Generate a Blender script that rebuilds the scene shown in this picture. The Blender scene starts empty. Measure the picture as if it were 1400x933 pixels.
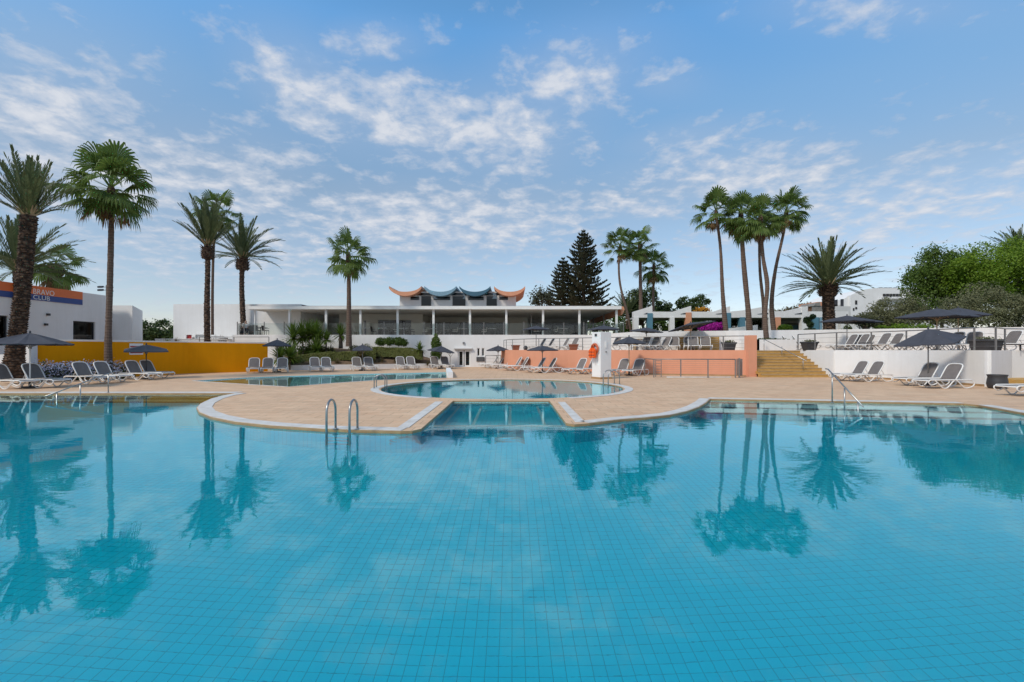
import bpy, math, random
from mathutils import Vector, Matrix, geometry as mg
PI = math.pi
F, HY, EZ = 655.0, 478.0, 1.5          # focal length (px), eye line, eye height (m)
sc = bpy.context.scene
COL = sc.collection
rnd = random.Random(7)

def G(x, y, z=0.0):
    D = F * (EZ - z) / (y - HY)
    return Vector(((x - 700) / F * D, D, z))
def W(x, y, D):
    return Vector(((x - 700) / F * D, D, EZ - (y - HY) / F * D))
def XD(x, D):
    return (x - 700) / F * D

# ---------------------------------------------------------------- mesh builder
class MB:
    def __init__(s):
        s.v = []; s.f = []; s.m = []; s.uv = []
    def add(s, vs, fs, mi=0, uvs=None):
        o = len(s.v)
        s.v.extend([tuple(p) for p in vs])
        for k, f in enumerate(fs):
            s.f.append(tuple(i + o for i in f)); s.m.append(mi)
            s.uv.append(uvs[k] if uvs else None)
        return s
    def box(s, x0, x1, y0, y1, z0, z1, mi=0):
        vs = [(x0,y0,z0),(x1,y0,z0),(x1,y1,z0),(x0,y1,z0),(x0,y0,z1),(x1,y0,z1),(x1,y1,z1),(x0,y1,z1)]
        return s.add(vs, [(0,3,2,1),(4,5,6,7),(0,1,5,4),(1,2,6,5),(2,3,7,6),(3,0,4,7)], mi)
    def obox(s, c, size, rz=0.0, mi=0, rx=0.0, ry=0.0):
        M = Matrix.Translation(c) @ Matrix.Rotation(rz, 4, 'Z') @ Matrix.Rotation(ry, 4, 'Y') @ Matrix.Rotation(rx, 4, 'X')
        a, b, d = size[0]/2, size[1]/2, size[2]/2
        vs = [M @ Vector(p) for p in [(-a,-b,-d),(a,-b,-d),(a,b,-d),(-a,b,-d),(-a,-b,d),(a,-b,d),(a,b,d),(-a,b,d)]]
        return s.add(vs, [(0,3,2,1),(4,5,6,7),(0,1,5,4),(1,2,6,5),(2,3,7,6),(3,0,4,7)], mi)
    def bevbox(s, c, size, rz=0.0, b=0.01, mi=0):
        # box with chamfered vertical and top edges
        a, d = size[0]/2, size[1]/2; h = size[2]
        def ring(o, z): return [(-a+o,-d,z),(a-o,-d,z),(a,-d+o,z),(a,d-o,z),(a-o,d,z),(-a+o,d,z),(-a,d-o,z),(-a,-d+o,z)]
        def ring2(o, z):
            return [(-a+2*o,-d+o,z),(a-2*o,-d+o,z),(a-o,-d+2*o,z),(a-o,d-2*o,z),(a-2*o,d-o,z),(-a+2*o,d-o,z),(-a+o,d-2*o,z),(-a+o,-d+2*o,z)]
        M = Matrix.Translation(c) @ Matrix.Rotation(rz, 4, 'Z')
        vs = [M @ Vector(p) for p in ring(b,-h/2)+ring(b,h/2-b)+ring2(b,h/2)]
        fs = [tuple(reversed(range(8)))]
        for k in range(2):
            for i in range(8):
                j = (i+1) % 8; fs.append((k*8+i,k*8+j,k*8+8+j,k*8+8+i))
        fs.append(tuple(range(16,24)))
        return s.add(vs, fs, mi)
    def tube(s, path, r, n=8, mi=0, cap=True):
        path = [Vector(p) for p in path]
        rs = r if isinstance(r, (list, tuple)) else [r]*len(path)
        vs = []; prev = None
        for i, p in enumerate(path):
            a = path[max(i-1,0)]; b = path[min(i+1,len(path)-1)]
            t = (b-a).normalized() if (b-a).length > 1e-9 else Vector((0,0,1))
            if prev is None:
                up = Vector((0,0,1)) if abs(t.z) < .9 else Vector((1,0,0))
                u = t.cross(up).normalized()
            else:
                u = (prev - t*prev.dot(t))
                u = u.normalized() if u.length > 1e-6 else t.orthogonal().normalized()
            prev = u; w = t.cross(u)
            for k in range(n):
                an = 2*PI*k/n
                vs.append(p + (u*math.cos(an) + w*math.sin(an))*rs[i])
        fs = []
        for i in range(len(path)-1):
            for k in range(n):
                j = (k+1) % n
                fs.append((i*n+k, i*n+j, (i+1)*n+j, (i+1)*n+k))
        if cap:
            fs.append(tuple(reversed(range(n)))); fs.append(tuple(range((len(path)-1)*n, len(path)*n)))
        return s.add(vs, fs, mi)
    def lathe(s, prof, c=(0,0,0), n=16, mi=0):
        vs = []
        for r, z in prof:
            for k in range(n):
                an = 2*PI*k/n
                vs.append((c[0]+r*math.cos(an), c[1]+r*math.sin(an), c[2]+z))
        fs = []
        for i in range(len(prof)-1):
            for k in range(n):
                j = (k+1) % n
                fs.append((i*n+k, i*n+j, (i+1)*n+j, (i+1)*n+k))
        fs.append(tuple(reversed(range(n)))); fs.append(tuple(range((len(prof)-1)*n, len(prof)*n)))
        return s.add(vs, fs, mi)
    def prism(s, poly, z0, z1, mi=0, mside=None, bottom=True):
        poly = [(p[0], p[1]) for p in poly]; n = len(poly)
        z0s = z0 if isinstance(z0, (list,tuple)) else [z0]*n
        z1s = z1 if isinstance(z1, (list,tuple)) else [z1]*n
        vs = [(p[0],p[1],z0s[i]) for i,p in enumerate(poly)] + [(p[0],p[1],z1s[i]) for i,p in enumerate(poly)]
        tris = mg.tessellate_polygon([[Vector((p[0],p[1],0)) for p in poly]])
        fs = []; 
        def ccw(t):
            a,b,c = [poly[i] for i in t]
            return (b[0]-a[0])*(c[1]-a[1])-(b[1]-a[1])*(c[0]-a[0]) > 0
        area = sum(poly[i][0]*poly[(i+1)%n][1]-poly[(i+1)%n][0]*poly[i][1] for i in range(n))
        for t in tris:
            t = tuple(t) if ccw(t) else tuple(reversed(t))
            fs.append(tuple(i+n for i in t))
            if bottom: fs.append(tuple(reversed(t)))
        s.add(vs, fs, mi)
        sf = []
        for i in range(n):
            j = (i+1) % n
            sf.append((i,j,j+n,i+n) if area > 0 else (j,i,i+n,j+n))
        return s.add(vs, sf, mi if mside is None else mside)
    def vprism(s, pts, axis_off, mi=0):
        # polygon in 3D extruded by a vector
        n = len(pts); pts = [Vector(p) for p in pts]; o = Vector(axis_off)
        tris = mg.tessellate_polygon([pts])
        vs = pts + [p+o for p in pts]
        fs = [tuple(t) for t in tris] + [tuple(i+n for i in reversed(t)) for t in tris]
        fs += [(j, i, i+n, j+n) for i, j in ((k, (k+1) % n) for k in range(n))]
        return s.add(vs, fs, mi)
    def mesh(s, name, mats, smooth=False, off=None):
        me = bpy.data.meshes.new(name)
        vs = s.v if off is None else [(a-off[0], b-off[1], c-off[2]) for a,b,c in s.v]
        me.from_pydata(vs, [], s.f)
        if not isinstance(mats, (list,tuple)): mats = [mats]
        for m in mats: me.materials.append(m)
        if len(mats) > 1: me.polygons.foreach_set('material_index', s.m)
        if smooth: me.polygons.foreach_set('use_smooth', [True]*len(s.f))
        if any(u is not None for u in s.uv):
            L = me.uv_layers.new(name='UVMap'); k = 0; flat = []
            for f, u in zip(s.f, s.uv):
                for q in range(len(f)):
                    flat.extend(u[q] if u else (0.0, 0.0))
            L.data.foreach_set('uv', flat)
        me.update()
        return me
    def build(s, name, mats, parent=None, smooth=False, world=False):
        off = wloc(parent) if (world and parent is not None) else None
        o = bpy.data.objects.new(name, s.mesh(name, mats, smooth, off))
        COL.objects.link(o)
        if parent is not None: o.parent = parent
        return o

def wloc(o):
    v = Vector((0,0,0))
    while o is not None:
        v = v + o.location; o = o.parent
    return v
def thing(name, label, cat, loc=(0,0,0), rz=0.0, group=None):
    o = bpy.data.objects.new(name, None); COL.objects.link(o)
    o.location = loc; o.rotation_euler = (0,0,rz); o.empty_display_size = .2
    o['label'] = label; o['category'] = cat
    if group: o['group'] = group
    return o
def tag(o, label, cat, group=None):
    o['label'] = label; o['category'] = cat
    if group: o['group'] = group
    return o
def struct(o):
    o['kind'] = 'structure'; return o
def stuff(o, label, cat):
    o['kind'] = 'stuff'; o['label'] = label; o['category'] = cat; return o
def copy_tree(o, parent=None):
    c = o.copy(); COL.objects.link(c); c.parent = parent
    for ch in KIDS(o): copy_tree(ch, c)
    return c
def KIDS(o): return [x for x in COL.objects if x.parent == o]

# ---------------------------------------------------------------- materials
def _m(name):
    m = bpy.data.materials.new(name); m.use_nodes = True
    nt = m.node_tree; bs = nt.nodes['Principled BSDF']
    return m, nt, bs
def N(nt, t, **kw):
    n = nt.nodes.new(t)
    for k, v in kw.items(): setattr(n, k, v)
    return n
def mathn(nt, op, a, b=None, c=None, clamp=False):
    n = N(nt, 'ShaderNodeMath', operation=op); n.use_clamp = clamp
    for i, x in enumerate((a, b, c)):
        if x is None: continue
        if isinstance(x, (int, float)): n.inputs[i].default_value = x
        else: nt.links.new(x, n.inputs[i])
    return n.outputs[0]
def mixc(nt, fac, a, b):
    n = N(nt, 'ShaderNodeMix', data_type='RGBA')
    for s, x in ((n.inputs[0], fac), (n.inputs[6], a), (n.inputs[7], b)):
        if isinstance(x, (int, float)): s.default_value = x
        elif isinstance(x, tuple): s.default_value = (x[0], x[1], x[2], 1)
        else: nt.links.new(x, s)
    return n.outputs[2]
def ramp(nt, fac, stops):
    n = N(nt, 'ShaderNodeValToRGB'); nt.links.new(fac, n.inputs[0])
    e = n.color_ramp.elements
    while len(e) < len(stops): e.new(.5)
    for q, (p, c) in zip(e, stops):
        q.position = p; q.color = (c, c, c, 1) if isinstance(c, (int, float)) else (c[0], c[1], c[2], 1)
    return n.outputs[0]
def noise(nt, scale, detail=4, rough=.55, vec=None, dist=0.0):
    n = N(nt, 'ShaderNodeTexNoise'); n.inputs['Scale'].default_value = scale
    n.inputs['Detail'].default_value = detail; n.inputs['Roughness'].default_value = rough
    n.inputs['Distortion'].default_value = dist
    if vec is not None: nt.links.new(vec, n.inputs['Vector'])
    return n.outputs[0]
def objco(nt, scale=None, kind='Object'):
    t = N(nt, 'ShaderNodeTexCoord').outputs[kind]
    if scale is None: return t
    mp = N(nt, 'ShaderNodeMapping'); nt.links.new(t, mp.inputs[0]); mp.inputs[3].default_value = scale
    return mp.outputs[0]
def bump(nt, bs, h, strength=.3, dist=.02):
    b = N(nt, 'ShaderNodeBump'); b.inputs['Strength'].default_value = strength; b.inputs['Distance'].default_value = dist
    nt.links.new(h, b.inputs['Height']); nt.links.new(b.outputs[0], bs.inputs['Normal'])
def simple(name, c, rough=.6, var=.12, scale=3.0, metal=0.0, bmp=.1, bscale=40, c2=None):
    m, nt, bs = _m(name)
    v = objco(nt)
    f = noise(nt, scale, 5, .6, v)
    f = ramp(nt, f, [(.3, 0), (.7, 1)])
    c2 = c2 or tuple(x*(1-var*2) for x in c)
    nt.links.new(mixc(nt, f, c2, c), bs.inputs['Base Color'])
    bs.inputs['Roughness'].default_value = rough; bs.inputs['Metallic'].default_value = metal
    if bmp: bump(nt, bs, noise(nt, bscale, 3, .6, v), bmp, .01)
    return m
def wallmat(name, c, streak=.18, rough=.85):
    # painted render: blotches, faint vertical rain streaks, grain
    m, nt, bs = _m(name)
    v = objco(nt); vs = objco(nt, (2.2, 2.2, .22))
    a = ramp(nt, noise(nt, .8, 6, .65, v), [(.35, 1), (.75, 1-streak)])
    b = ramp(nt, noise(nt, 1.6, 5, .7, vs), [(.45, 1), (.8, 1-streak*.9)])
    k = mathn(nt, 'MULTIPLY', a, b)
    nt.links.new(mixc(nt, k, (c[0]*.55, c[1]*.52, c[2]*.46), c), bs.inputs['Base Color'])
    bs.inputs['Roughness'].default_value = rough; bs.inputs['Specular IOR Level'].default_value = .15
    bump(nt, bs, noise(nt, 25, 4, .6, v), .25, .012)
    return m
def leafmat(name, c1, c2, trans=.35, c3=None):
    m, nt, bs = _m(name)
    g = N(nt, 'ShaderNodeNewGeometry')
    isl = g.outputs['Random Per Island']
    f = noise(nt, .9, 3, .6, objco(nt))
    k = mathn(nt, 'ADD', mathn(nt, 'MULTIPLY', isl, .6), mathn(nt, 'MULTIPLY', f, .5), clamp=True)
    col = mixc(nt, k, c1, c2)
    if c3: col = mixc(nt, mathn(nt, 'GREATER_THAN', isl, .93), col, c3)
    nt.links.new(col, bs.inputs['Base Color']); bs.inputs['Roughness'].default_value = .55
    bs.inputs['Specular IOR Level'].default_value = .3
    tr = N(nt, 'ShaderNodeBsdfTranslucent'); nt.links.new(col, tr.inputs[0])
    mx = N(nt, 'ShaderNodeMixShader'); mx.inputs[0].default_value = trans
    nt.links.new(bs.outputs[0], mx.inputs[1]); nt.links.new(tr.outputs[0], mx.inputs[2])
    nt.links.new(mx.outputs[0], nt.nodes['Material Output'].inputs[0])
    return m
def tilemat(name, c, grout, size=.1, var=.1, gw=.07, rough=.25):
    m, nt, bs = _m(name)
    uv = N(nt, 'ShaderNodeUVMap'); sp = N(nt, 'ShaderNodeSeparateXYZ'); nt.links.new(uv.outputs[0], sp.inputs[0])
    line = None
    for ax in (0, 1):
        fr = mathn(nt, 'FRACT', mathn(nt, 'DIVIDE', sp.outputs[ax], size))
        d = mathn(nt, 'ABSOLUTE', mathn(nt, 'SUBTRACT', fr, .5))
        g = mathn(nt, 'GREATER_THAN', d, .5-gw)
        line = g if line is None else mathn(nt, 'MAXIMUM', line, g)
    sn = N(nt, 'ShaderNodeVectorMath', operation='SNAP'); nt.links.new(uv.outputs[0], sn.inputs[0]); sn.inputs[1].default_value = (size, size, size)
    wn = N(nt, 'ShaderNodeTexWhiteNoise', noise_dimensions='2D'); nt.links.new(sn.outputs[0], wn.inputs[0])
    big = noise(nt, .5, 4, .6, objco(nt))
    k = mathn(nt, 'ADD', mathn(nt, 'MULTIPLY', wn.outputs[0], .5), mathn(nt, 'MULTIPLY', big, .6), clamp=True)
    col = mixc(nt, k, tuple(x*(1-var) for x in c), tuple(min(1, x*(1+var)) for x in c))
    nt.links.new(mixc(nt, line, col, grout), bs.inputs['Base Color'])
    bs.inputs['Roughness'].default_value = rough
    return m

M = {}
M['white_wall'] = wallmat('white_wall', (.80,.79,.78), .16)
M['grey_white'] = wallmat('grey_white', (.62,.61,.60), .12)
M['yellow_wall'] = wallmat('yellow_wall', (.82,.32,.002), .22)
M['pink_wall'] = wallmat('pink_wall', (.71,.33,.21), .18)
M['beige_wall'] = wallmat('beige_wall', (.84,.79,.70), .06)
M['soffit'] = wallmat('soffit', (.80,.74,.68), .05)
M['orange_paint'] = simple('orange_paint', (.72,.33,.19), .6, .06)
M['pale_blue_paint'] = simple('pale_blue_paint', (.22,.36,.45), .5, .08)
M['teal_paint'] = simple('teal_paint', (.055,.14,.20), .45, .1)
M['tealish'] = simple('blue_green_paint', (.10,.24,.32), .6, .1)
M['orange_sign'] = simple('orange_sign', (.78,.17,.035), .45, .05)
M['blue_sign'] = simple('blue_sign', (.03,.07,.26), .45, .05)
M['white_paint'] = simple('white_paint', (.82,.82,.80), .4, .04)
M['plastic'] = simple('white_plastic', (.80,.78,.75), .35, .03, bmp=.02)
M['sling'] = simple('taupe_sling', (.19,.165,.155), .8, .1, 6, bmp=.3, bscale=220)
M['sling_dark'] = simple('dark_sling', (.10,.09,.09), .8, .1, 6, bmp=.3, bscale=220)
M['canvas'] = simple('grey_canvas', (.062,.066,.085), .85, .14, 2.5, bmp=.25, bscale=60)
M['steel'] = simple('steel', (.42,.42,.41), .32, .1, 8, metal=1.0, bmp=.03)
M['rail'] = simple('grey_rail', (.30,.29,.28), .4, .1, 8, metal=.6, bmp=.03)
M['dark_metal'] = simple('dark_metal', (.05,.05,.055), .5, .1)
M['wood'] = simple('pale_wood', (.50,.36,.20), .6, .15, 5)
M['terracotta'] = simple('terracotta', (.33,.10,.05), .75, .15, 5)
M['charcoal'] = simple('charcoal_plastic', (.045,.045,.05), .5, .1, 5)
M['orange_rubber'] = simple('orange_rubber', (.55,.11,.035), .5, .08, 5)
M['vest_orange'] = simple('vest_orange', (.95,.13,.01), .55, .08, 9)
M['rope'] = simple('white_rope', (.75,.75,.72), .8, .05)
M['red'] = simple('red_paint', (.45,.03,.03), .5, .1)
M['soil'] = simple('soil', (.22,.14,.085), .95, .25, 6, bmp=.8, bscale=18)
M['grass_bed'] = simple('dry_grass', (.16,.14,.045), .95, .3, 7, bmp=.9, bscale=40)
M['skin'] = simple('skin', (.45,.27,.19), .5, .05)
M['shirt'] = simple('white_shirt', (.78,.78,.80), .8, .04)
M['hair'] = simple('dark_hair', (.02,.015,.012), .6, .1)
M['trousers'] = simple('dark_trousers', (.03,.035,.05), .8, .1)
M['wicker'] = simple('grey_wicker', (.12,.12,.12), .7, .2, 30, bmp=.4)
M['roof_grey'] = simple('roof_gravel', (.30,.28,.26), .9, .2, 4)

def _stepwood():
    m, nt, bs = _m('mustard_planks')
    v = objco(nt, (1.2, 1.2, 14))
    f = ramp(nt, noise(nt, 2.5, 6, .7, v), [(.3, 0), (.7, 1)])
    nt.links.new(mixc(nt, f, (.36,.20,.05), (.62,.38,.12)), bs.inputs['Base Color'])
    bs.inputs['Roughness'].default_value = .7; bump(nt, bs, f, .4, .01)
    return m
M['step'] = _stepwood()

def _deck():
    m, nt, bs = _m('stamped_tan_paving')
    v = objco(nt)
    a = ramp(nt, noise(nt, .35, 6, .65, v, .6), [(.3, 0), (.72, 1)])
    b = ramp(nt, noise(nt, 2.2, 8, .75, v, .4), [(.32, 0), (.68, 1)])
    c = ramp(nt, noise(nt, 14, 5, .7, v), [(.3, 0), (.7, 1)])
    col = mixc(nt, a, (.62,.36,.205), (.74,.485,.30))
    col = mixc(nt, mathn(nt, 'MULTIPLY', b, .6), col, (.86,.64,.43))
    col = mixc(nt, mathn(nt, 'MULTIPLY', c, .22), col, (.42,.27,.17))
    # ashlar-stamped joints
    br = N(nt, 'ShaderNodeTexBrick'); nt.links.new(v, br.inputs['Vector'])
    br.inputs['Scale'].default_value = 1.0; br.inputs['Brick Width'].default_value = .62; br.inputs['Row Height'].default_value = .42
    br.inputs['Mortar Size'].default_value = .012; br.inputs['Mortar Smooth'].default_value = .4
    br.inputs['Color1'].default_value = (1,1,1,1); br.inputs['Color2'].default_value = (.86,.86,.86,1); br.inputs['Mortar'].default_value = (.55,.55,.55,1)
    mul = N(nt, 'ShaderNodeMix', data_type='RGBA', blend_type='MULTIPLY'); mul.inputs[0].default_value = .8
    nt.links.new(col, mul.inputs[6]); nt.links.new(br.outputs[0], mul.inputs[7])
    # irregular damp stains near the pools
    st = ramp(nt, noise(nt, .9, 7, .8, objco(nt, (1, .6, 1)), 1.5), [(.56, 0), (.68, 1)])
    col2 = mixc(nt, mathn(nt, 'MULTIPLY', st, .4), mul.outputs[2], (.34,.24,.17))
    nt.links.new(col2, bs.inputs['Base Color'])
    rg = mathn(nt, 'SUBTRACT', .78, mathn(nt, 'MULTIPLY', st, .2)); nt.links.new(rg, bs.inputs['Roughness'])
    bump(nt, bs, mathn(nt, 'ADD', mathn(nt, 'MULTIPLY', br.outputs['Fac'], -.6), mathn(nt, 'MULTIPLY', b, .5)), .35, .012)
    return m
M['deck'] = _deck()
M['lip'] = simple('tan_lip', (.42,.27,.13), .5, .25, 3, c2=(.30,.17,.07))
M['coping'] = simple('white_coping', (.74,.72,.69), .6, .1, 4, c2=(.55,.51,.46))
M['ground'] = simple('dry_ground', (.30,.24,.16), .95, .2, .4)
M['lawn'] = simple('lawn', (.07,.10,.03), .95, .25, 1.0, bmp=.8, bscale=30)
M['tile_blue'] = tilemat('pool_tile_blue', (.004,.69,.84), (.004,.39,.51), .1, .04, .028)
M['tile_pale'] = tilemat('pool_tile_pale', (.50,.80,.80), (.18,.34,.36), .1, .08, .045)
M['tile_sand'] = tilemat('pool_tile_sand', (.58,.50,.32), (.30,.24,.14), .1, .16, .045)
M['tile_navy'] = tilemat('pool_tile_navy', (.025,.05,.09), (.02,.03,.05), .05, .2, .03)
M['tile_white'] = tilemat('pool_tile_white', (.78,.80,.78), (.5,.5,.5), .05, .06, .03)

def _water():
    m = bpy.data.materials.new('pool_water'); m.use_nodes = True; nt = m.node_tree
    nt.nodes.remove(nt.nodes['Principled BSDF']); out = nt.nodes['Material Output']
    v = objco(nt, (1.0, 2.0, 1))
    h = mathn(nt, 'ADD', mathn(nt, 'MULTIPLY', noise(nt, 1.1, 2, .5, v, .3), 1.0), mathn(nt, 'MULTIPLY', noise(nt, 5.0, 3, .55, v, .4), .16))
    b = N(nt, 'ShaderNodeBump'); b.inputs['Strength'].default_value = .5; b.inputs['Distance'].default_value = .0042
    nt.links.new(h, b.inputs['Height'])
    rf = N(nt, 'ShaderNodeBsdfRefraction'); rf.inputs['IOR'].default_value = 1.33; rf.inputs['Roughness'].default_value = 0
    gl = N(nt, 'ShaderNodeBsdfGlossy'); gl.inputs['Roughness'].default_value = .0; gl.inputs['Color'].default_value = (.72,.97,1,1)
    fr = N(nt, 'ShaderNodeFresnel'); gm = N(nt, 'ShaderNodeNewGeometry'); nt.links.new(mathn(nt, 'SUBTRACT', 1.85, mathn(nt, 'MULTIPLY', gm.outputs['Backfacing'], .52)), fr.inputs['IOR'])
    for n in (rf, gl, fr): nt.links.new(b.outputs[0], n.inputs['Normal'])
    mx = N(nt, 'ShaderNodeMixShader'); nt.links.new(fr.outputs[0], mx.inputs[0])
    nt.links.new(rf.outputs[0], mx.inputs[1]); nt.links.new(gl.outputs[0], mx.inputs[2])
    nt.links.new(mx.outputs[0], out.inputs[0])
    va = N(nt, 'ShaderNodeVolumeAbsorption'); va.inputs['Color'].default_value = (.0, .87, .893, 1); va.inputs['Density'].default_value = WD
    nt.links.new(va.outputs[0], out.inputs[1])
    return m
WD = .35
M['water'] = _water()

def _glass(name, tint, fac, rough=.02):
    m = bpy.data.materials.new(name); m.use_nodes = True; nt = m.node_tree
    nt.nodes.remove(nt.nodes['Principled BSDF']); out = nt.nodes['Material Output']
    t = N(nt, 'ShaderNodeBsdfTransparent'); t.inputs[0].default_value = (*tint, 1)
    g = N(nt, 'ShaderNodeBsdfGlossy'); g.inputs['Roughness'].default_value = rough
    fr = N(nt, 'ShaderNodeFresnel'); fr.inputs[0].default_value = 1.5
    k = mathn(nt, 'MULTIPLY', fr.outputs[0], fac, clamp=True)
    mx = N(nt, 'ShaderNodeMixShader'); nt.links.new(k, mx.inputs[0])
    nt.links.new(t.outputs[0], mx.inputs[1]); nt.links.new(g.outputs[0], mx.inputs[2]); nt.links.new(mx.outputs[0], out.inputs[0])
    return m
M['clear_glass'] = _glass('clear_glass', (.93,.96,.955), .8)
M['window_glass'] = _glass('window_glass', (.14,.15,.16), 1.2)
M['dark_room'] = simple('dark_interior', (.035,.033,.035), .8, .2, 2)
M['curtain'] = simple('grey_curtain', (.12,.12,.13), .9, .2, 5)

M['palm_green'] = leafmat('palm_green', (.055,.105,.020), (.17,.24,.055), .45)
M['palm_date'] = leafmat('date_palm_green', (.055,.082,.032), (.16,.19,.085), .35)
M['palm_dead'] = leafmat('dead_frond', (.16,.09,.04), (.34,.22,.11), .3)
M['pine'] = leafmat('pine_needles', (.030,.040,.022), (.095,.10,.055), .2)
M['leaf_dark'] = leafmat('leaf_dark', (.03,.06,.016), (.085,.125,.035), .3)
M['leaf_mid'] = leafmat('leaf_mid', (.05,.10,.016), (.15,.22,.035), .4)
M['leaf_bright'] = leafmat('leaf_bright', (.09,.18,.012), (.25,.36,.035), .45)
M['leaf_olive'] = leafmat('leaf_olive', (.095,.105,.05), (.25,.25,.125), .35)
M['leaf_dry'] = leafmat('leaf_dry', (.10,.09,.04), (.20,.16,.08), .2)
M['hedge'] = leafmat('hedge_leaf', (.11,.135,.035), (.26,.27,.08), .35)
M['plumbago'] = leafmat('plumbago', (.03,.055,.02), (.07,.10,.04), .3, c3=(.38,.43,.62))
M['petal_blue'] = leafmat('petal_blue', (.34,.38,.58), (.50,.54,.70), .3)
M['petal_magenta'] = leafmat('petal_magenta', (.30,.008,.22), (.50,.02,.36), .3)
M['leaf_orange'] = leafmat('leaf_orange', (.45,.18,.01), (.6,.30,.03), .3)
M['leaf_red'] = leafmat('leaf_red', (.14,.07,.03), (.10,.11,.04), .2)
def _bark(name, c1, c2, ring=12, s=.6):
    m, nt, bs = _m(name)
    v = objco(nt)
    w = N(nt, 'ShaderNodeTexWave', wave_type='BANDS', bands_direction='Z'); nt.links.new(v, w.inputs[0])
    w.inputs['Scale'].default_value = ring/10; w.inputs['Distortion'].default_value = 3; w.inputs['Detail'].default_value = 3
    k = mathn(nt, 'ADD', mathn(nt, 'MULTIPLY', w.outputs[1], .22), mathn(nt, 'MULTIPLY', noise(nt, 7, 6, .75, v), .8))
    nt.links.new(mixc(nt, ramp(nt, k, [(.3,0),(.7,1)]), c1, c2), bs.inputs['Base Color'])
    bs.inputs['Roughness'].default_value = .9; bump(nt, bs, k, s, .04)
    return m
M['bark_fan'] = _bark('fan_palm_bark', (.075,.048,.035), (.17,.115,.085), 22)
def _scales():
    m, nt, bs = _m('date_palm_bark'); v = objco(nt, (1, 1, 1.5))
    vo = N(nt, 'ShaderNodeTexVoronoi'); vo.inputs['Scale'].default_value = 5.5; vo.inputs['Randomness'].default_value = .75; nt.links.new(v, vo.inputs['Vector'])
    e = ramp(nt, vo.outputs['Distance'], [(.15, 1), (.62, 0)]); k = mathn(nt, 'MULTIPLY', e, mathn(nt, 'ADD', .45, noise(nt, 9, 5, .7, v)))
    nt.links.new(mixc(nt, k, (.035,.020,.012), (.22,.135,.085)), bs.inputs['Base Color']); bs.inputs['Roughness'].default_value = .9
    bump(nt, bs, k, .9, .08); return m
M['bark_date'] = _scales()
M['bark'] = _bark('tree_bark', (.05,.035,.025), (.13,.10,.07), 8)

# ---------------------------------------------------------------- camera, world, sun
cam_d = bpy.data.cameras.new('camera'); cam = bpy.data.objects.new('camera', cam_d); COL.objects.link(cam)
cam.location = (0, 0, EZ); cam.rotation_euler = (PI/2, 0, 0)
cam_d.sensor_width = 36; cam_d.lens = F/1400*36; cam_d.shift_y = (HY-466.5)/1400
cam_d.clip_start = .05; cam_d.clip_end = 5000
sc.camera = cam
SUN = Vector((-.52, -.50, .70)).normalized()
el = math.asin(SUN.z); az = math.atan2(SUN.x, SUN.y)
ld = bpy.data.lights.new('sun', 'SUN'); ld.energy = 2.3; ld.angle = math.radians(9); ld.color = (1.0, .91, .79)
lo = bpy.data.objects.new('sun', ld); COL.objects.link(lo)
lo.rotation_euler = (-SUN).to_track_quat('-Z', 'Y').to_euler()

w = bpy.data.worlds.new('World'); sc.world = w; w.use_nodes = True
nt = w.node_tree; bg = nt.nodes['Background']
sky = N(nt, 'ShaderNodeTexSky', sky_type='NISHITA'); sky.sun_disc = False
sky.sun_elevation = el; sky.sun_rotation = az; sky.air_density = 1.0; sky.dust_density = .6; sky.ozone_density = 2.0
tc = N(nt, 'ShaderNodeTexCoord').outputs['Generated']
nv = N(nt, 'ShaderNodeVectorMath', operation='NORMALIZE'); nt.links.new(tc, nv.inputs[0])
sp = N(nt, 'ShaderNodeSeparateXYZ'); nt.links.new(nv.outputs[0], sp.inputs[0])
dx, dy, dz = sp.outputs
zz = mathn(nt, 'ADD', mathn(nt, 'MAXIMUM', dz, 0), .16)
px = mathn(nt, 'DIVIDE', dx, zz); py = mathn(nt, 'DIVIDE', dy, zz)
cv = N(nt, 'ShaderNodeCombineXYZ'); nt.links.new(px, cv.inputs[0]); nt.links.new(py, cv.inputs[1])
big = noise(nt, 1.3, 5, .55, cv.outputs[0], .6)
cell = noise(nt, 8.5, 7, .58, cv.outputs[0], .2)
fine = noise(nt, 24, 6, .62, cv.outputs[0], .2)
ya = mathn(nt, 'MAXIMUM', mathn(nt, 'ABSOLUTE', dy), .08)
uu = mathn(nt, 'DIVIDE', dx, ya); vv = mathn(nt, 'DIVIDE', dz, ya)
dens = None
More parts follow.
